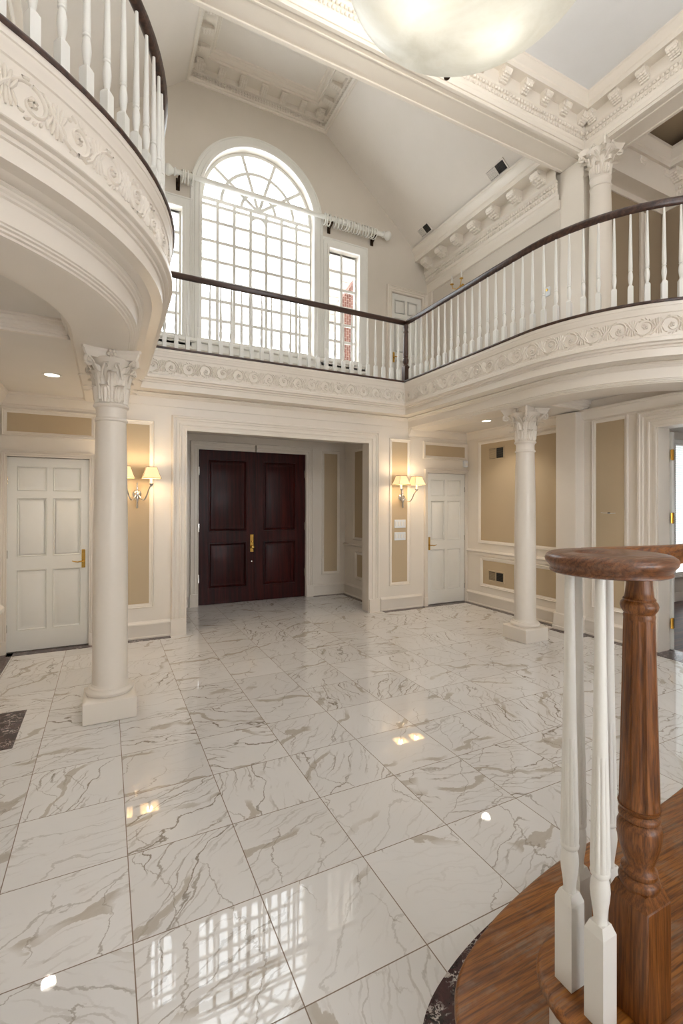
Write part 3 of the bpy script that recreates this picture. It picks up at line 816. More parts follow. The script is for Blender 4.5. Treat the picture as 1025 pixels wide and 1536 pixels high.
def capital_parts():
    H = .446
    rb = lambda z: .112+.012*(z/.3)+(.07*max(0,(z-.2)/.2)**2)
    bell = MB().lathe([(.118,0),(.13,.008),(.134,.018),(.13,.028),(.118,.034),(.112,.04)]+[(rb(z),z) for z in (.06,.12,.18,.24,.3,.34,.38)]+[(.17,.392)], n=32)
    lv = MB()
    for k in range(8): leaf_mb(lv, PI/8+k*PI/4, .036, .125, .12, .046, .07, rb)
    for k in range(8): leaf_mb(lv, k*PI/4, .06, .205, .125, .045, .085, rb)
    vo = MB()
    for k in range(4):
        a = PI/4+k*PI/2
        P = [(.125,.20),(.14,.25),(.165,.30),(.2,.345),(.235,.37)]
        cx, cz, R0 = .226, .338, .042
        for q in range(1, 17):
            t = PI/2-q*.55; r = R0*(1-q/19)
            P.append((cx+r*math.cos(t), cz+r*math.sin(t)))
        for off in (-.10, .10):
            aa = [a+off*(1-min(1,i/5)) for i in range(len(P))]
            vo.tube([(p[0]*math.cos(t), p[0]*math.sin(t), p[1]) for p, t in zip(P, aa)], [.009+.004*min(1,i/4) for i in range(len(P))], 6)
        vo.ell((cx*math.cos(a), cx*math.sin(a), cz), (.02,.02,.02), 8, 5)
        # small inner scrolls and the leaf under the corner
        for s in (-1, 1):
            b = a+s*PI/4; 
            Q = [(a+s*.22,.22),(a+s*.36,.29),(a+s*.52,.335),(a+s*.62,.335),(a+s*.64,.31),(a+s*.57,.30)]
            vo.tube([((rb(z)+.02)*math.cos(t), (rb(z)+.02)*math.sin(t), z) for t, z in Q], [.007,.009,.01,.009,.008,.006], 6)
        leaf_mb(lv, a, .17, .15, .14, .036, .10, rb)
    ab = MB()
    def ring(k, zz):
        pts = []
        for q in range(4):
            a = q*PI/2; ca, sa = math.cos(a), math.sin(a)
            for i in range(9):
                t = -1+2*i/8; y = t*.185*k; x = (.200-.052*(1-t*t))*k
                pts.append((x*ca-y*sa, x*sa+y*ca, zz))
        return pts
    ab.layers([ring(.93,.372), ring(.95,.385), ring(1.0,.408), ring(1.0,.418), ring(1.05,.426), ring(1.06,.432), ring(1.06,H)])
    fl = MB()
    for q in range(4):
        a = q*PI/2; ca, sa = math.cos(a), math.sin(a)
        c = (.164*ca, .164*sa, .405)
        for k in range(6):
            b = 2*PI*k/6
            d = (-sa*math.cos(b)*.024, ca*math.cos(b)*.024, math.sin(b)*.026)
            fl.ell((c[0]+d[0]+.006*ca, c[1]+d[1]+.006*sa, c[2]+d[2]), (.0155,.0155,.0155), 7, 5)
        fl.ell((c[0]+.016*ca, c[1]+.016*sa, c[2]), (.010,.010,.010), 7, 5)
        fl.tube([((.135+.03*t)*ca, (.135+.03*t)*sa, .30+.09*t) for t in (0,.5,1)], [.008,.012,.014], 6)
    return bell, lv, vo, ab, fl
CAPP = capital_parts()
def shift(mb, loc):
    n = MB(); n.v = [(p[0]+loc[0], p[1]+loc[1], p[2]+loc[2]) for p in mb.v]; n.f = mb.f; return n
def column(name, label, x, y, z0, zt, r=.131, plinth=True):
    t = thing(name, (x,y,z0), label, 'column')
    zc = zt-.446; h = zc-z0
    if plinth:
        p = .1925
        MB().bbox(x-p,x+p,y-p,y+p,z0,z0+.165,.006).layers([[(x+sx*q,y+sy*q,zz) for sx,sy in ((-1,-1),(1,-1),(1,1),(-1,1))] for q,zz in ((p-.004,z0+.165),(p-.03,z0+.178))]).build('plinth', M['trim'], t)
    b0 = .176 if plinth else 0
    MB().lathe([(.155,b0),(.17,b0+.004),(.178,b0+.018),(.178,b0+.03),(.168,b0+.044),(.152,b0+.05),(.15,b0+.058),(.138,b0+.066),(.134,b0+.08)], (x,y,z0), 40).build('base', M['trim'], t)
    hs = h-b0
    prof = [(r+.003,b0+.06),(r,b0+.1),(r,b0+hs*.33),(r*.975,b0+hs*.55),(r*.92,b0+hs*.8),(r*.855,h-.105),(r*.86,h-.10)]
    MB().lathe(prof, (x,y,z0), 48).build('shaft', M['trim'], t)
    k = r*.855
    MB().lathe([(k,h-.11),(k+.010,h-.104),(k+.012,h-.094),(k+.008,h-.086),(k,h-.08),(k,h-.02),(k+.006,h)], (x,y,z0), 40).build('necking', M['trim'], t)
    s = r/.131
    cap = shift(CAPP[0], (x,y,zc)).build('capital', M['trim'], t)
    for nm, mb in (('leaves', CAPP[1]), ('volute', CAPP[2]), ('abacus', CAPP[3]), ('fleuron', CAPP[4])):
        shift(mb, (x,y,zc)).build(nm, M['trim'], cap, 50)
    return t
column('column', 'round white column on square plinth in front of the left white door', .035, 4.285, 0, 2.918)
column('column', 'round white column on square plinth standing near the right wall', 4.775, 4.315, 0, 2.918)
column('column', 'white column with leafy capital on the upper gallery at right', 5.93, 4.09, 3.62, 6.5, .146, False)

# ------------------------------------------------------------------ upper storey shell
YW = 7.8; XW = 2.337; WR = .98; ZS = 6.74; ZSILL = 4.37; ZSIDE = 6.39
WX0, WX1 = XW-WR, XW+WR
RX0, RX1 = 3.62, 4.25; LX0, LX1 = 2*XW-4.25, 2*XW-3.62
w = MB()
def wbox(x0, x1, z0, z1): w.box(x0, x1, YW, YW+.22, z0, z1)
wbox(-1.7, LX0, 3.4, 9.2); wbox(LX1, WX0, 3.4, 9.2); wbox(WX1, RX0, 3.4, 9.2)
DX0, DX1, DZ = 4.985, 5.715, 5.87
wbox(RX1, DX0, 3.4, 9.2); wbox(DX1, 6.3, 3.4, 9.2); wbox(DX0, DX1, DZ, 9.2)
for a, b in ((LX0,LX1),(RX0,RX1)): wbox(a, b, 3.4, ZSILL); wbox(a, b, ZSIDE, 9.2)
wbox(WX0, WX1, 3.4, ZSILL)
N_ = 40
for k in range(N_):
    a0, a1 = PI*k/N_, PI*(k+1)/N_
    p0, p1 = (XW+WR*math.cos(a0), ZS+WR*math.sin(a0)), (XW+WR*math.cos(a1), ZS+WR*math.sin(a1))
    w.prism([p0, (p0[0], 9.2), (p1[0], 9.2), p1], YW, YW+.22, 'y')
struct(w, 'wall_window', M['wall'], 'warm beige gable wall with the great arched window', 'wall', 0)
struct(MB().box(5.86, 6.2, 4.66, YW, 3.5, 7.6), 'wall_upper_right', M['wall'], 'beige upper right wall under the sloping ceiling', 'wall')
struct(MB().box(-1.55, -1.2, 4.66, YW, 3.5, 7.6), 'wall_upper_left', M['wall'], 'beige upper left wall under the sloping ceiling', 'wall')
struct(MB().box(-1.75, -1.62, -3, 8.0, 3.13, 7.3), 'wall_upper_left_far', M['wall'], 'upper left corridor wall', 'wall')
sl_ = [(3.50,8.517),(6.2,6.267),(6.2,6.42),(3.6,8.6)]
struct(MB().prism(sl_, 4.5, YW, 'y'), 'ceiling_slope_right', M['slope'], 'right sloping ceiling with two air vents', 'ceiling')
struct(MB().prism([(2*XW-x, z) for x, z in sl_], 4.5, YW, 'y'), 'ceiling_slope_left', M['slope'], 'left sloping ceiling beside the arched window', 'ceiling')
struct(MB().box(1.0, 3.7, 4.5, YW+.1, 8.78, 8.9), 'ceiling_ridge', M['slope'], 'flat recessed ceiling panel above the arched window', 'ceiling')
w = MB().box(-1.75, 8.3, 4.25, 4.65, 6.5, 9.0)
struct(w, TR(), M['trim'], 'broad cream cross beam in front of the sloping ceiling', 'beam')
# soffit strips of the beam
w = MB()
for y0, y1, z in ((4.25,4.295,6.482),(4.36,4.385,6.488),(4.605,4.65,6.482)): w.bbox(-1.7, 5.84, y0, y1, z, 6.502, .004)
struct(w, TR(), M['trim'], 'raised strips along the underside of the cross beam', 'beam moulding')
w = MB().box(5.82, 6.22, -3, 4.25, 6.5, 7.2)
struct(w, TR(), M['trim'], 'cream beam running forward above the upper right column', 'beam')
w = MB()
for x0, x1 in ((5.82,5.865),(5.93,5.955),(6.175,6.22)): w.bbox(x0, x1, -3, 4.25, 6.482, 6.502, .004)
struct(w, TR(), M['trim'], 'raised strips along the underside of the forward beam', 'beam moulding')
struct(MB().box(-1.62, -1.18, -3, 4.25, 6.5, 7.2), TR(), M['trim'], 'cream beam running forward on the left side', 'beam')
struct(MB().box(-1.3, 6.0, -3, 4.25, 7.1, 7.25), 'ceiling', M['blue'], 'pale cool grey ceiling panel over the hall', 'ceiling')
struct(MB().bbox(5.86, 6.2, 4.29, 4.67, 3.62, 6.5, .006), TR(), M['trim'], 'plain square pier behind the upper right column', 'pier')
# corridor at right
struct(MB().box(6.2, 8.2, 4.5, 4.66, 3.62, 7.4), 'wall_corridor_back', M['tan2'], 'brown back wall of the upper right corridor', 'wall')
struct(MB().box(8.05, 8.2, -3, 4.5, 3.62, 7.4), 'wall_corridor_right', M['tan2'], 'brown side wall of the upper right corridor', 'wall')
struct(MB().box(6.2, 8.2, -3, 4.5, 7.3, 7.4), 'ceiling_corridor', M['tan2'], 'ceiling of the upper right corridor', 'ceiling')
struct(MB().bbox(7.45, 7.52, 4.46, 4.5, 3.62, 6.3, .006).bbox(7.56, 7.6, 4.47, 4.5, 3.62, 6.3, .006).bbox(8.0, 8.05, 3.9, 4.0, 3.62, 6.3, .006).bbox(8.02, 8.05, 4.06, 4.1, 3.62, 6.3, .006), TR(), M['trim'], 'pale upright mouldings in the upper right corridor', 'trim')

# cornices with dentils and brackets
CORN = [(0,0),(.06,0),(.08,.03),(.08,.1),(.12,.12),(.14,.17),(.14,.37),(.2,.385),(.25,.42),(.25,.66),(.80,.66),(.80,.76),(.85,.78),(.87,.84),(.95,.92),(1.,.94),(1.,1.0)]
def modillion_mesh(Dm, Hm, W):
    mb = MB()
    prof = [(0,0),(.18,.02),(.34,.16),(.5,.30),(.72,.36),(.9,.44),(1.,.62),(1.,.84),(.9,.96),(.82,1.0),(0,1.0)]
    mb.prism([(-a*Dm, b*Hm) for a, b in prof], -W/2, W/2, 'x')
    mb.v = [(p[0],p[1],p[2]) for p in mb.v]
    for k, (a, b, s) in enumerate(((.2,.06,.5),(.42,.2,.62),(.64,.3,.66),(.86,.4,.6))):
        for q in (-1, 0, 1):
            mb.ell((q*W*.33, -a*Dm, b*Hm), (W*.24, Dm*.16, Hm*.13*s*2), 8, 5)
    for s in (-1, 1):
        mb.torus((s*W*.52, -.84*Dm, .66*Hm), (1,0,0), Hm*.16, Hm*.06, 14, 6)
        mb.torus((s*W*.52, -.22*Dm, .28*Hm), (1,0,0), Hm*.12, Hm*.05, 14, 6)
    return mb
def cornice(segs, z, D, H, label, mod_sp, mod_W=.10, bead=.048):
    """segs: list of (p, q, n) plan segments in order, joined by mitres where neighbours meet"""
    # build the mitred polyline
    pts = [segs[0][0]] + [s[1] for s in segs]
    mb = MB(); cols = []
    for d, h in CORN:
        d *= D; col = []
        for i, p in enumerate(pts):
            ns = []
            if i > 0: ns.append(Vector(segs[i-1][2]))
            if i < len(segs): ns.append(Vector(segs[i][2]))
            n = ns[0] if len(ns) == 1 else ns[0]+ns[1]
            col.append(Vector((p[0], p[1], z+h*H)) + Vector((n[0], n[1], 0))*d)
        cols.append(col)
    mb.grid([[cols[k][i] for k in range(len(cols))] for i in range(len(pts))])
    root = struct(mb, TR(), M['trim'], label, 'cornice')
    bd = MB(); me = None
    for p, q, n in segs:
        p, q, n = Vector(p), Vector(q), Vector(n)
        L = (q-p).length; t = (q-p)/L
        m = int(L/bead)
        for k in range(m):
            c = p+t*(L*(k+.5)/m)
            for dd, hh, rr in ((.15,.215,.42),(.17,.32,.5)):
                b = c+n*dd*D
                bd.ell((b[0], b[1], z+hh*H), (bead*rr, bead*rr, H*.045), 6, 4)
        m = max(2, round(L/mod_sp)); rot = math.atan2(n[1], n[0])+PI/2
        for k in range(m):
            c = p+t*(L*(k+.5)/m)+n*.25*D
            if me is None:
                o = modillion_mesh(D*.5, H*.235, mod_W).build('modillion', M['trim'], root, 40, loc=(0,0,0)); me = o.data
            else:
                o = bpy.data.objects.new('modillion', me); COL.objects.link(o); o.parent = root
            o.location = (c[0], c[1], z+.425*H); o.rotation_euler = (0,0,rot)
    bd.build('bead_rows', M['trim'], root, 60)
    return root
cornice([((-1.2,4.25),(5.82,4.25),(0,-1)), ((5.82,4.25),(5.82,-1.2),(-1,0))], 6.52, .23, .585, 'carved cornice with leaf brackets around the hall ceiling', .345)
cornice([((5.86,YW),(5.86,4.66),(-1,0))], 6.10, .40, .72, 'carved cornice with brackets along the upper right wall', .42, .13)
cornice([((-1.2,YW),(-1.2,4.66),(1,0))], 6.10, .40, .72, 'carved cornice with brackets along the upper left wall', .42, .13)
cornice([((3.565,4.66),(3.565,YW),(-1,0)), ((3.565,YW),(1.109,YW),(0,-1)), ((1.109,YW),(1.109,4.66),(1,0))], 8.455, .36, .335, 'carved cornice framing the recessed ceiling above the arched window', .33, .10)
cornice([((6.22,4.5),(8.05,4.5),(0,-1)), ((8.05,4.5),(8.05,-1),(-1,0))], 6.42, .36, .75, 'shaded cornice in the upper right corridor', .6, .12)
# fascia under the right cornice, panel mouldings of the walls below
w = MB().bbox(5.825, 5.87, 4.66, YW, 5.98, 6.12, .008)
struct(w, TR(), M['trim'], 'plain fascia below the upper right cornice', 'fascia')
w = MB().bbox(5.83, 5.87, YW-.16, YW, 3.62, 6.0, .006)
struct(w, TR(), M['trim'], 'upright trim in the corner beside the upper door', 'trim')
# rings of moulding on flat ceilings
FM = [(0,0),(0,.02),(.02,.035),(.04,.02),(.06,.02),(.07,0)]
struct(MB().rect_frame((0,0,8.78), X3, Y3, (0,0,-1), 1.42, 3.25, 4.2, 7.46, FM), TR(), M['trim'], 'thin moulding round the flat ceiling panel', 'ceiling moulding')

# ------------------------------------------------------------------ windows
WC = [(-.0,0),(.0,.05),(.02,.06),(.045,.06),(.05,.045),(.11,.045),(.118,.03),(.15,.03),(.158,.04),(.175,.04),(.18,0)]
mb = MB()
fr = [(Vector((WX0,YW,ZSILL-.1)), Vector((-1,0,0)), Vector(NY))]
for k in range(41):
    a = PI-PI*k/40; n = Vector((math.cos(a),0,math.sin(a)))
    fr.append((Vector((XW,YW,ZS))+n*WR, n, Vector(NY)))
fr.append((Vector((WX1,YW,ZSILL-.1)), Vector((1,0,0)), Vector(NY)))
mb.sweep(fr, [(.175-d if False else d, h) for d, h in WC])
win = tag(mb.build('window_1', M['balwhite']), 'great arched window with many panes above the gallery', 'window', kind='structure')
def bars(parent, rects):
    m = MB()
    for i, (x0, x1, z0, z1) in enumerate(rects):
        e = .004 if x1-x0 > z1-z0 else (.002 if x1-x0 > .053 else 0)
        m.bbox(x0, x1, YW+.10+e, YW+.135-e, z0, z1, .004)
    return m
mt = []
for k in range(8):
    x = WX0+2*WR*k/7
    hw = .03 if k in (0,7) else .026
    mt.append((x-hw, x+hw, ZSILL, ZS))
zr = [ZSILL+.03, 4.75, 5.075, 5.40, 5.725, 6.05, 6.375, 6.64]
for z in zr: mt.append((WX0, WX1, z-.026, z+.026))
mt.append((WX0, WX1, ZS-.03, ZS+.03))
m = bars(win, mt)
def arcbar(m, cx, cz, r, a0, a1, hw=.026, n=24, e=.007):
    rows = []
    for k in range(n+1):
        a = a0+(a1-a0)*k/n; c_, s_ = math.cos(a), math.sin(a)
        rows.append([(cx+(r+dr)*c_, y, cz+(r+dr)*s_) for dr, y in ((-hw,YW+.10+e),(hw,YW+.10+e),(hw,YW+.135-e),(-hw,YW+.135-e))])
    m.grid(rows, True)
arcbar(m, XW, ZS, .30, 0, PI); arcbar(m, XW, ZS, .64, 0, PI); arcbar(m, XW, ZS, .96, 0, PI, .03, 40)
for k in range(1, 5):
    a = PI*k/5; c_, s_ = math.cos(a), math.sin(a)
    p, q = (XW+.0*c_, ZS+.0*s_), (XW+.97*c_, ZS+.97*s_)
    ox, oz = -s_*.026, c_*.026
    m.prism([(p[0]+ox,p[1]+oz),(q[0]+ox,q[1]+oz),(q[0]-ox,q[1]-oz),(p[0]-ox,p[1]-oz)], YW+.101+.0012*k, YW+.134-.0012*k, 'y')
arcbar(m, XW, 6.50, .14, 0, PI, .02, 24, .009)
m.build('muntins', M['balwhite'], win)
pg = [(WX0,ZSILL),(WX1,ZSILL)]+[(XW+WR*math.cos(PI*k/32), ZS+WR*math.sin(PI*k/32)) for k in range(33)]
MB().prism(pg, YW+.114, YW+.120, 'y').build('pane', M['glass'], win)
def side_window(name, label, x0, x1):
    f = MB().rect_frame((0,YW,0), X3, Z3, NY, x0-.18, x1+.18, ZSILL-.18, ZSIDE+.18, [(.18-d,h) for d,h in WC][::-1])
    o = tag(f.build(name, M['balwhite']), label, 'window', kind='structure')
    R_ = [(x0,x0+.03,ZSILL,ZSIDE),(x1-.03,x1,ZSILL,ZSIDE),((x0+x1)/2-.026,(x0+x1)/2+.026,ZSILL,ZSIDE),(x0,x1,ZSILL,ZSILL+.04),(x0,x1,ZSIDE-.03,ZSIDE)]
    for z in zr[1:-1]: R_.append((x0,x1,z-.026,z+.026))
    bars(o, R_).build('muntins', M['balwhite'], o)
    MB().box(x0, x1, YW+.114, YW+.12, ZSILL, ZSIDE).build('pane', M['glass'], o)
side_window('window_2', 'narrow window with brick outside, right of the arched window', RX0, RX1)
side_window('window_3', 'narrow window left of the arched window', LX0, LX1)
struct(MB().bbox(LX0-.2, RX1+.2, YW-.09, YW+.02, ZSILL-.09, ZSILL-.035, .01).bbox(LX0-.18, RX1+.18, YW-.03, YW+.02, ZSILL-.2, ZSILL-.09, .006), TR(), M['balwhite'], 'long white sill under the three upper windows', 'window sill')
struct(MB().rect_frame((0,YW,0), X3, Z3, NY, LX0-.15, RX1+.15, 3.75, 4.12, PM).bbox(-1.2,4.8,YW-.02,YW,3.62,3.72,.004), TR(), M['trim'], 'panelled dado under the upper windows', 'wall panel')
# outside
struct(MB().prism([(4.5,2),(4.5,6.1),(5.3,7.3),(7.5,7.3),(7.5,2)], 9.0, 9.3, 'y'), 'wall_outside_brick', M['brick'], 'red brick house wall seen through the narrow right window', 'wall')
w = MB()
for k in range(14): w.prism([(3.9,5.6+k*.2),(7.5,5.6+k*.2),(7.5,5.79+k*.2),(3.9,5.79+k*.2)], 9.62-.02, 9.7, 'y')
struct(w, 'wall_outside_siding', M['ceil'], 'white siding seen through the narrow right window', 'wall')
# upper door
six_panel('door_6', 'white six panel door on the upper gallery', DX0+.005, DX1-.005, 3.625, DZ-.005, YW+.03, False, hw=False)
casing((0,YW,0), X3, NY, DX0, DX1, DZ, .12, 'moulded casing of the upper gallery door', .15, 3.62)
MB().bbox(DX0+.05, DX0+.09, YW+.015, YW+.03, 4.5, 4.7, .004).tube([(DX0+.07,YW+.02,4.6),(DX0+.07,YW-.03,4.6),(DX0+.17,YW-.03,4.61)], .01, 8).build('handle', M['brass'], bpy.data.objects['door_6'])
# ------------------------------------------------------------------ fittings
# curtain pole with its rings
pole = thing('curtain_pole', (XW, 7.66, 6.82), 'long white curtain pole across the arched window', 'curtain pole')
PY, PZ = 7.62, 6.82
MB().lathe_axis([(.038,0),(.040,.01),(.040,3.72),(.038,3.73)], (.94,PY,PZ), (1,0,0), 20).build('rod', M['balwhite'], pole)
for x, s in ((4.67,1),(.94,-1)):
    MB().lathe_axis([(.042,0),(.06,.008),(.06,.025),(.04,.035),(.05,.055),(.075,.085),(.084,.115),(.07,.15),(.03,.17),(.001,.172)], (x,PY,PZ), (s,0,0), 20).build('finial', M['balwhite'], pole)
for x in (.99, 3.62, 4.53):
    MB().bbox(x-.015,x+.015,PY+.02,YW,PZ-.05,PZ-.025,.004).bbox(x-.03,x+.03,YW-.02,YW,PZ-.17,PZ+.02,.004).tube([(x,YW-.02,PZ-.12),(x,PY,PZ-.06),(x,PY,PZ-.02)], .012, 8).build('bracket', M['bronze'], pole)
rg = None
RXS = [3.46,3.50,3.55,3.66,3.72,3.79,3.86,3.91,3.97,4.04,4.10,4.15,4.22,4.28,4.33,4.38,4.44,4.49] + [1.17,1.12,1.07,1.03]
RS = random.Random(4)
for i, x in enumerate(RXS):
    if rg is None:
        rg = MB().torus((0,0,-.040), (1,0,0), .0905, .0105, 28, 8).build('curtain_ring', M['balwhite'], None, 40, loc=(0,0,0)); o = rg
        MB().torus((0,0,-.151), (0,1,0), .011, .003, 12, 6).build('eyelet', M['silver'], rg, 40, loc=(0,0,0))
    else: o = copy_tree(rg)
    o.location = (x, PY, PZ); o.rotation_euler = (0, 0, RS.uniform(-.25,.25))
    if i < 18: tag(o, 'white wooden ring gathered on the right end of the curtain pole', 'curtain ring', 'rings on the right end of the curtain pole')
    else: tag(o, 'white wooden ring gathered on the left end of the curtain pole', 'curtain ring', 'rings on the left end of the curtain pole')

# wall lamps
def sconce(label, x):
    t = thing('wall_sconce', (x, YB, 1.81), label, 'wall lamp')
    MB().lathe_axis([(.05,0),(.055,.006),(.05,.014),(.03,.024),(.022,.05),(.03,.065),(.022,.085),(.001,.09)], (x,YB-.0025,1.82), NY, 24).lathe([(.001,-.17),(.010,-.165),(.016,-.15),(.013,-.09),(.02,-.07),(.03,-.04),(.026,-.02),(.012,0)], (x,YB-.05,1.81), 16).lathe([(.012,0),(.018,.02),(.01,.04),(.014,.06),(.006,.11),(.011,.125),(.001,.14)], (x,YB-.05,1.83), 16).build('backplate', M['silver'], t)
    for s in (-1, 1):
        ex, ey = x+s*.148, YB-.225
        P = []
        for k in range(15):
            q = k/14
            P.append((x+s*.148*q**.9, YB-.06-.165*q, 1.83-.085*math.sin(PI*min(1,q*1.25))*(1 if q < .8 else 1)+(.11*((q-.45)/.55)**2 if q > .45 else 0)))
        a = MB().tube(P, [.009]*15, 8).lathe([(.006,-.03),(.022,-.01),(.03,.004),(.03,.008),(.012,.012)], (ex,ey,P[-1][2]), 18).build('arm', M['silver'], t)
        zc = P[-1][2]+.008
        c = MB().lathe([(.013,0),(.013,2.045-zc),(.006,2.05-zc)], (ex,ey,zc), 14).build('candle', M['balwhite'], a)
        sh = MB()
        # four-sided flared shade, open at top and bottom
        rows = []
        for q in range(6):
            v = q/5; hw = .108-.048*v**.8; z = 2.012+.138*v
            rows.append([(ex+hw*cx, ey+hw*cy, z) for cx, cy in ((-1,-1),(1,-1),(1,1),(-1,1))])
        sh.grid(rows, True)
        so = sh.build('shade', M['shade'], t, 20)
        tr = MB()
        for hw, z in ((.109,2.012),(.061,2.150)):
            q = [(ex+hw*cx, ey+hw*cy, z) for cx, cy in ((-1,-1),(1,-1),(1,1),(-1,1),(-1,-1))]
            for A, B in zip(q, q[1:]): tr.tube([A,B], .0028, 6)
        for cx, cy in ((-1,-1),(1,-1),(1,1),(-1,1)): tr.tube([rows[i][((-1,-1),(1,-1),(1,1),(-1,1)).index((cx,cy))] for i in range(6)], .0022, 6)
        tr.build('shade_edging', M['shadetrim'], so)
        MB().ell((ex,ey,2.085), (.012,.012,.024), 10, 8).build('bulb', M['bulb'], c)
        lt = bpy.data.lights.new('sconce_light', 'POINT'); lt.energy = 2.6; lt.color = (1,.84,.62); lt.shadow_soft_size = .03
        lo = bpy.data.objects.new('sconce_light', lt); COL.objects.link(lo); lo.location = (ex,ey,2.135)
        lt2 = lt.copy(); lt2.energy = 2; lo2 = bpy.data.objects.new('sconce_light', lt2); COL.objects.link(lo2); lo2.location = (ex,ey,2.03)
    return t
sconce('silver two armed wall lamp with cream shades behind the left column', .346)
sconce('silver two armed wall lamp with cream shades above the switch plates', 4.31)
def candle_sconce(label, x, y, z):
    t = thing('candle_sconce', (x, y, z), label, 'wall lamp')
    MB().lathe_axis([(.05,0),(.05,.01),(.02,.03),(.015,.06)], (x,y,z), (-1,0,0), 18).build('backplate', M['brass'], t)
    for s in (-1, 1):
        ey, ex = y+s*.13, x-.14
        P = [(x-.05,y,z),(x-.1,y+s*.05,z-.05),(x-.14,y+s*.11,z-.02),(ex,ey,z+.06)]
        a = MB().tube(P, .008, 8).lathe([(.01,.05),(.035,.062),(.035,.068),(.012,.072)], (ex,ey,z), 16).build('arm', M['brass'], t)
        MB().lathe([(.012,.07),(.012,.17),(.006,.175),(.011,.195),(.006,.22),(.001,.235)], (ex,ey,z), 14).build('candle', M['balwhite'], a)
candle_sconce('small brass two candle wall lamp on the upper right wall', 5.86, 6.75, 5.72)
# plates and boxes on the walls
def plate(label, z0, z1, n):
    t = tag(MB().bbox(4.178, 4.395, YB-.012, YB-.0025, z0, z1, .004).build('switch_plate', M['plate'], None, 30, loc=(4.287,YB,z0)), label, 'light switch')
    OFF[t.name] = Vector((4.287,YB,z0))
    for k in range(n):
        x = 4.178+.217*(k+.5)/n
        MB().bbox(x-.014, x+.014, YB-.017, YB-.011, z0+.032, z1-.032, .002).build('rocker', M['balwhite'], t)
plate('white four switch plate directly below the right wall lamp', 1.318, 1.452, 4)
plate('white four switch plate, lower of the two below the right lamp', 1.118, 1.25, 4)
t = tag(MB().bbox(5.60, 5.675, YB-.06, YB+.004, 2.355, 2.475, .012).build('motion_sensor', M['plate'], None, 30, loc=(5.64,YB,2.355)), 'small white motion sensor in the corner above the right white door', 'motion sensor')
OFF[t.name] = Vector((5.64,YB,2.355))
MB().bbox(5.615, 5.66, YB-.064, YB-.058, 2.38, 2.42, .003).build('sensor_lens', M['balwhite'], t)
t = tag(MB().bbox(5.842, 5.864, 4.83, 4.92, 4.80, 4.93, .004).build('thermostat', M['plate'], None, 30, loc=(5.86,4.87,4.8)), 'small white wall control on the upper right wall', 'thermostat')
OFF[t.name] = Vector((5.86,4.87,4.8))
MB().lathe_axis([(.02,0),(.02,.008),(.001,.01)], (5.842,4.875,4.89), NX, 16).build('dial', M['brass'], t)
t = tag(MB().tube([(XR-.004,3.73,1.60),(XR-.02,3.78,1.595),(XR-.03,3.83,1.60),(XR-.015,3.88,1.598),(XR-.004,3.92,1.602)], .0035, 6).build('wall_wire', M['plate'], None, 30, loc=(XR,3.83,1.6)), 'loose white wire ends on the tall tan panel by the doorway', 'wire')
OFF[t.name] = Vector((XR,3.83,1.6))
MB().bbox(XR-.012, XR-.0025, 3.80, 3.83, 1.59, 1.61, .002).build('wire_clip', M['black'], t)
# air vents
def vent(label, O, U, V, N, u0, u1, v0, v1, mf='tan'):
    O, U, V, N = Vector(O), Vector(U).normalized(), Vector(V).normalized(), Vector(N).normalized()
    c = O+U*(u0+u1)/2+V*(v0+v1)/2
    t = thing('air_vent', c, label, 'air vent')
    MB().rect_frame(O, U, V, N, u0, u1, v0, v1, [(0,0),(.003,.010),(.022,.010),(.026,.004),(.026,0)]).build('vent_frame', M[mf], t)
    q = lambda a, b, h: O+U*a+V*b+N*h
    bk = MB().layers([[q(u0+.02,v0+.02,h), q(u1-.02,v0+.02,h), q(u1-.02,v1-.02,h), q(u0+.02,v1-.02,h)] for h in (.0026,.0034)]).build('backing', M['black'], t)
    for part in (0, 1):
        a0, a1 = (u0+.026, (u0+u1)/2-.006) if part == 0 else ((u0+u1)/2+.006, u1-.026)
        n = 9
        for k in range(n):
            b = v0+.03+(v1-v0-.06)*(k+.5)/n; hb = (v1-v0-.06)/n*(.5 if part == 0 else .22)
            MB().layers([[q(a0,b-hb,.0035), q(a1,b-hb,.0035), q(a1,b+hb*.6,.011), q(a0,b+hb*.6,.011)], [q(a0,b-hb,.005), q(a1,b-hb,.005), q(a1,b+hb*.6,.0125), q(a0,b+hb*.6,.0125)]]).build('slat', M[mf if part == 0 else 'louvre'], t, 0)
    mdl = MB().layers([[q((u0+u1)/2-.008,v0+.02,h), q((u0+u1)/2+.008,v0+.02,h), q((u0+u1)/2+.008,v1-.02,h), q((u0+u1)/2-.008,v1-.02,h)] for h in (.003,.012)]).build('mullion', M[mf], t, 0)
vent('air vent high on the large tan right wall panel', (XR-.0025,0,0), (0,-1,0), Z3, NX, -5.92, -5.56, 2.435, 2.65)
vent('air vent in the low tan panel near the floor', (XR-.0025,0,0), (0,-1,0), Z3, NX, -5.92, -5.56, .432, .62)
sn = Vector((-.6402,0,-.7682)); su = Vector((.7682,0,-.6402)); so_ = Vector((3.52,0,8.5))
vent('larger air vent on the right sloping ceiling near the beam', so_, (0,-1,0), su, sn, -5.66, -5.27, 2.385, 2.575, 'slope')
vent('smaller air vent on the right sloping ceiling near the window wall', so_, (0,-1,0), su, sn, -7.47, -7.13, 2.36, 2.55, 'slope')
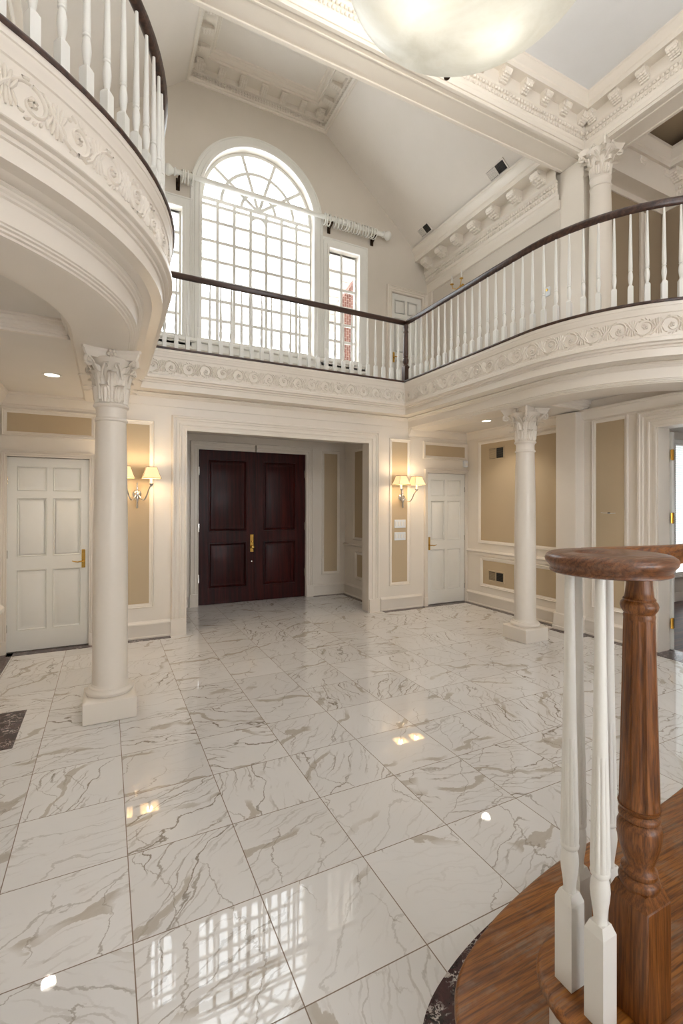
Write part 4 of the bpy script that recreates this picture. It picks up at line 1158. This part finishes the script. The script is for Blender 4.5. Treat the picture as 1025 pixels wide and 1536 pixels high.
# recessed spots
def downlight(label, x, y):
    t = thing('recessed_light', (x,y,2.95), label, 'recessed light')
    MB().lathe([(.085,0),(.085,-.005),(.066,-.008),(.062,0)], (x,y,2.95), 28).build('trim_ring', M['balwhite'], t)
    MB().lathe([(.062,-.001),(.062,-.003),(.001,-.004)], (x,y,2.95), 28).build('lens', M['can'], t)
    lt = bpy.data.lights.new('spot_light', 'SPOT'); lt.energy = 30; lt.color = (1,.90,.76); lt.spot_size = 2.2; lt.spot_blend = .6; lt.shadow_soft_size = .06
    lo = bpy.data.objects.new('spot_light', lt); COL.objects.link(lo); lo.location = (x,y,2.93)
downlight('round ceiling spot in front of the right white door', 5.055, 5.292)
downlight('round ceiling spot in front of the left white door', -.476, 5.338)
# alabaster bowl
bx, by, bz, ba, bc = 2.355, 2.6, 5.73, .945, .40
bowl = thing('pendant_bowl_light', (bx,by,bz), 'huge alabaster bowl pendant light hanging at the top', 'pendant light')
pr = [(.001,-bc)]
for k in range(1, 25):
    a = PI/2*k/24; pr.append((ba*math.sin(a), -bc*math.cos(a)))
pr += [(ba+.012,.01),(ba+.012,.035),(ba-.03,.04)]
inner = [(r*.965 if r < ba else ba-.035, z*.93+.012) for r, z in pr[:25]][::-1]
MB().lathe(pr+inner, (bx,by,bz), 72).build('bowl', M['alab'], bowl, 50)
for k in range(3):
    a = PI*.35+k*2*PI/3
    p = (bx+ba*math.cos(a), by+ba*math.sin(a))
    MB().tube([(p[0],p[1],bz+.03),(bx+.05*math.cos(a),by+.05*math.sin(a),6.95)], .008, 8).build('chain', M['bronze'], bowl)
    a2 = a
    MB().ell((bx+(ba*.94)*math.cos(a), by+(ba*.94)*math.sin(a), bz-.14), (.03,.03,.016), 12, 8).build('clip_bolt', M['bronze'], bowl)
MB().lathe([(.08,0),(.08,-.02),(.03,-.06),(.03,-.16),(.06,-.18),(.001,-.2)], (bx,by,7.1), 24).build('canopy', M['bronze'], bowl)
for k in range(3):
    a = k*2*PI/3+.4
    lt = bpy.data.lights.new('bowl_light', 'POINT'); lt.energy = 20; lt.color = (1,.98,.94); lt.shadow_soft_size = .06
    lo = bpy.data.objects.new('bowl_light', lt); COL.objects.link(lo); lo.location = (bx+.36*math.cos(a), by+.36*math.sin(a), bz-.08)

# ------------------------------------------------------------------ staircase
def smooth_poly(pts, n=8, closed=True):
    out = []; m = len(pts)
    for i in range(m):
        p0, p1, p2, p3 = (pts[(i+k-1) % m] for k in range(4))
        for k in range(n):
            t = k/n
            out.append(tuple(.5*((2*p1[j])+(-p0[j]+p2[j])*t+(2*p0[j]-5*p1[j]+4*p2[j]-p3[j])*t*t+(-p0[j]+3*p1[j]-3*p2[j]+p3[j])*t**3) for j in (0,1)))
    return out
def inset(poly, d):
    out = []; m = len(poly)
    ar = sum(poly[i][0]*poly[(i+1)%m][1]-poly[(i+1)%m][0]*poly[i][1] for i in range(m))
    s = 1 if ar > 0 else -1
    for i in range(m):
        a, b, c = poly[i-1], poly[i], poly[(i+1) % m]
        tx, ty = c[0]-a[0], c[1]-a[1]; L = math.hypot(tx, ty) or 1
        out.append((b[0]-s*ty/L*d, b[1]+s*tx/L*d))
    return out
stair = thing('staircase', (1.7,.7,0), 'curved staircase foot of worn oak at the lower right', 'staircase')
def step(front, back, zt, th=.034):
    poly = front + back
    R_ = [[(x,y,z) for x,y in inset(poly, d)] for d, z in ((.014,zt-th),(.004,zt-th+.004),(0,zt-th+.012),(0,zt-.012),(.004,zt-.004),(.014,zt))]
    tr = MB().layers(R_).build('tread', M['oakx'], stair, 50)
    pin = inset(poly, .035)
    MB().layers([[(x,y,max(0,zt-.18)) for x,y in pin], [(x,y,zt-th) for x,y in pin]]).build('riser', M['balwhite'], stair)
    return poly
def chain_(pts, n=8):
    m = smooth_poly(pts, n)
    return m[:(len(pts)-1)*n+1]
f1 = chain_([(3.1,1.43),(2.45,1.42),(1.85,1.405),(1.40,1.335),(1.12,1.25),(.985,1.165),(.905,1.04),(.885,.90),(.91,.76),(.99,.62)])
f1 = [(3.1,1.43)]+f1[8:] if False else f1
poly1 = step(f1[4:], [(1.2,.45),(3.1,.45)], .18)
bc_ = (1.262,.848)
f2s = [(3.1,.875),(2.4,.877),(1.8,.88),(1.68,.885),(1.62,.893),(1.57,.905),(1.525,.924),(1.485,.948),(1.45,.972),(1.42,.990)]
for k in range(26):
    a = math.radians(58+k*8.2); f2s.append((bc_[0]+.185*math.cos(a), bc_[1]+.185*math.sin(a)))
poly2 = step(f2s, [(1.34,.55),(1.4,.3),(3.1,.3)], .36)
def plain_step(x0, x1, y1, y0, zt):
    poly = [(x1,y1),(x0+.03,y1),(x0,y1-.03),(x0,y0),(x1,y0)]
    R_ = [[(x,y,z) for x,y in inset(poly, d)] for d, z in ((.008,zt-.034),(0,zt-.026),(0,zt-.008),(.008,zt))]
    MB().layers(R_).build('tread', M['oakx'], stair, 50)
    MB().box(x0+.04, x1, y0+.02, y1-.035, 0 if False else zt-.18, zt-.034).build('riser', M['balwhite'], stair)
for k in range(3):
    plain_step(1.50+.10*k, 3.1, .50-.30*k, -.40-.30*k, .54+.18*k)
# dark marble band in front of the first step
o1 = inset(f1[4:], -.115) if False else None
band = [p for p in poly1]
ob = inset(band, -.105); ib = inset(band, .03)
struct(MB().layers([[(x,y,0) for x,y in ob], [(x,y,.004) for x,y in ob]]), TR(), M['dark'], 'dark red marble band round the first oak step', 'floor border')

# stair railing: newel, volute, rail, balusters
VC = (1.260,.845)
sr_ = thing('stair_railing', (VC[0],VC[1],.36), 'oak volute handrail on a fluted newel at the lower right', 'railing')
vol = [(.001,1.5585),(.05,1.5585),(.058,1.561),(.066,1.566),(.08,1.568),(.15,1.568),(.166,1.565),(.1765,1.558),(.180,1.549),(.178,1.541),(.170,1.532),(.164,1.525),(.163,1.521),(.166,1.5185),(.166,1.514),(.160,1.511),(.145,1.510),(.001,1.510)]
eye = (VC[0]-.03, VC[1]+.05)
vm = MB()
rows = []
for r, z in vol:
    r *= .915
    q = 1-min(1, r/.12)
    cx, cy = (VC[0]+(eye[0]-VC[0])*q, VC[1]+(eye[1]-VC[1])*q) if z > 1.55 else VC
    rows.append([(cx+r*math.cos(2*PI*k/64), cy+r*math.sin(2*PI*k/64), z) for k in range(64)])
vm.layers(rows)
cap = vm.build('volute_cap', M['oakc'], sr_, 50)
RP_ = [(1.322,.955,1.540),(1.40,.95,1.540),(1.48,.91,1.543),(1.56,.84,1.550),(1.64,.74,1.568),(1.70,.62,1.60),(1.74,.48,1.66),(1.77,.32,1.735),(1.79,.15,1.82),(1.81,-.05,1.935),(1.83,-.25,2.05),(1.85,-.5,2.20)]
pts = [Vector(p) for p in RP_]
fine = []
for i in range(len(pts)-1):
    p0, p1, p2, p3 = pts[max(i-1,0)], pts[i], pts[i+1], pts[min(i+2,len(pts)-1)]
    for k in range(6):
        t = k/6
        fine.append(.5*((2*p1)+(-p0+p2)*t+(2*p0-5*p1+4*p2-p3)*t*t+(-p0+3*p1-3*p2+p3)*t**3))
fine.append(pts[-1])
fr = []
for i, p in enumerate(fine):
    t = (fine[min(i+1,len(fine)-1)]-fine[max(i-1,0)]).normalized()
    n = Vector((t.y,-t.x,0)).normalized(); b = n.cross(t).normalized()
    if b.z < 0: b = -b
    fr.append((p, n, b))
RPRO = [(-.034,.016),(-.03,.024),(-.02,.028),(.02,.028),(.03,.024),(.034,.016),(.034,.004),(.028,-.006),(.022,-.014),(.022,-.018),(.025,-.021),(.025,-.028),(-.025,-.028),(-.025,-.021),(-.022,-.018),(-.022,-.014),(-.028,-.006),(-.034,.004)]
MB().sweep(fr, RPRO, True, True).build('handrail', M['oakx'], sr_, 50)
# newel
NX_, NY_ = 1.283, .774
b = .053
nm = MB().bbox(NX_-b,NX_+b,NY_-b,NY_+b,.36,.66,.004)
nm.layers([[(NX_+sx*q,NY_+sy*q,z) for sx,sy in ((-1,-1),(1,-1),(1,1),(-1,1))] for q,z in ((b-.002,.66),(.040,.69))])
flu = lambda a, z: 1-.15*max(0, math.cos(a*8+.5))**.55
np_ = [(.042,.675),(.050,.690),(.053,.70),(.050,.71),(.042,.716),(.046,.722),(.046,.73),(.038,.738),(.036,.746),(.043,.765),(.052,.795),(.0565,.825),(.056,.845),(.050,.858),(.044,.863),(.052,.868),(.053,.874),(.050,.880),(.044,.885),(.052,.892),(.0545,.90)]
NK = .87
nm.lathe([(r*.94,z) for r,z in np_], (NX_,NY_,0), 40)
nm.lathe([(r*NK,z) for r,z in [(.0545,.898),(.0545,.925)]+[(.0545-.0115*q/10,.93+.455*q/10) for q in range(11)]+[(.0425,1.40)]], (NX_,NY_,0), 160, lambda a, z: flu(a,z) if .92 < z < 1.39 else 1)
nm.lathe([(r*NK,z) for r,z in [(.0425,1.395),(.044,1.405),(.0415,1.411),(.050,1.422),(.0525,1.432),(.050,1.440),(.044,1.446),(.045,1.450),(.040,1.455),(.037,1.475),(.0355,1.49),(.0355,1.515)]], (NX_,NY_,0), 40)
nm.build('newel_post', M['oakz'], sr_, 40)
def stair_bal(x, y, z0, zt, rot=0.):
    mb = MB(); h = .232; c = .0268; BK = .88
    mb.box(-c,c,-c,c,0,h)
    mb.layers([[(-c,-c,h),(c,-c,h),(c,c,h),(-c,c,h)], [(-.018,-.018,h+.024),(.018,-.018,h+.024),(.018,.018,h+.024),(-.018,.018,h+.024)]])
    T = zt-z0
    mb.lathe([(r*BK,z) for r,z in [(.018,h+.012),(.021,h+.022),(.018,h+.030),(.020,h+.05),(.0255,h+.085),(.0275,h+.105),(.026,h+.125),(.0225,h+.137),(.022,h+.142),(.0275,h+.148),(.0285,h+.154),(.0265,h+.160)]], n=32)
    zf = h+.158
    mb.lathe([(r*BK,z) for r,z in [(.0265,zf),(.0278,zf+.02)]+[(.0278-.0065*q/8,zf+.02+.27*q/8) for q in range(9)]+[(.0212,zf+.30)]], n=60, mod=lambda a, z: 1-.13*max(0, math.cos(a*10))**1.5 if zf+.01 < z < zf+.295 else 1)
    mb.lathe([(r*BK,z) for r,z in [(.0212,zf+.298),(.0200,zf+.36),(.0170,zf+.52),(.0145,T)]], n=24)
    n_ = MB(); ca, sa = math.cos(rot), math.sin(rot)
    n_.v = [(p[0]*ca-p[1]*sa+x, p[0]*sa+p[1]*ca+y, p[2]+z0) for p in mb.v]; n_.f = mb.f
    return n_.build('baluster', M['balwhite'], sr_, 40)
for x, y in ((1.158,.799),(1.175,.903),(1.278,.954),(1.364,.915)): stair_bal(x, y, .36, 1.515)
for x, y, z0, zt in ((1.62,.44,.54,1.645),(1.72,.30,.54,1.715),(1.75,.13,.72,1.80),(1.78,-.02,.72,1.885),(1.81,-.17,.90,1.97),(1.83,-.32,.90,2.06)):
    stair_bal(x, y, z0, zt)

# ------------------------------------------------------------------ the side behind the camera, light
w = MB().box(-1.75, 0.6, -3.2, -3.0, 0, 7.3).box(4.0, 8.3, -3.2, -3.0, 0, 7.3).box(.6, 4.0, -3.2, -3.0, 0, .9).box(.6, 4.0, -3.2, -3.0, 2.4, 4.6).box(.6, 4.0, -3.2, -3.0, 6.0, 7.3)  # openings added out of view, sized to control daylight in the hall
struct(w, 'wall_rear', M['wall'], 'rear wall of the hall with unseen openings added for light', 'wall')
struct(MB().box(-1.27, -1.07, -3.0, -1.0, 0, 3.2).box(XR, XR+.22, -3.0, .6, 0, 3.2), 'wall_rear_sides', M['trim'], 'side walls of the hall beside the stair', 'wall')
wd = bpy.data.worlds.new('World'); sc.world = wd; wd.use_nodes = True
bg = wd.node_tree.nodes['Background']; bg.inputs[0].default_value = (.95,.97,1,1); bg.inputs[1].default_value = 6
sc.view_settings.exposure = 0.27
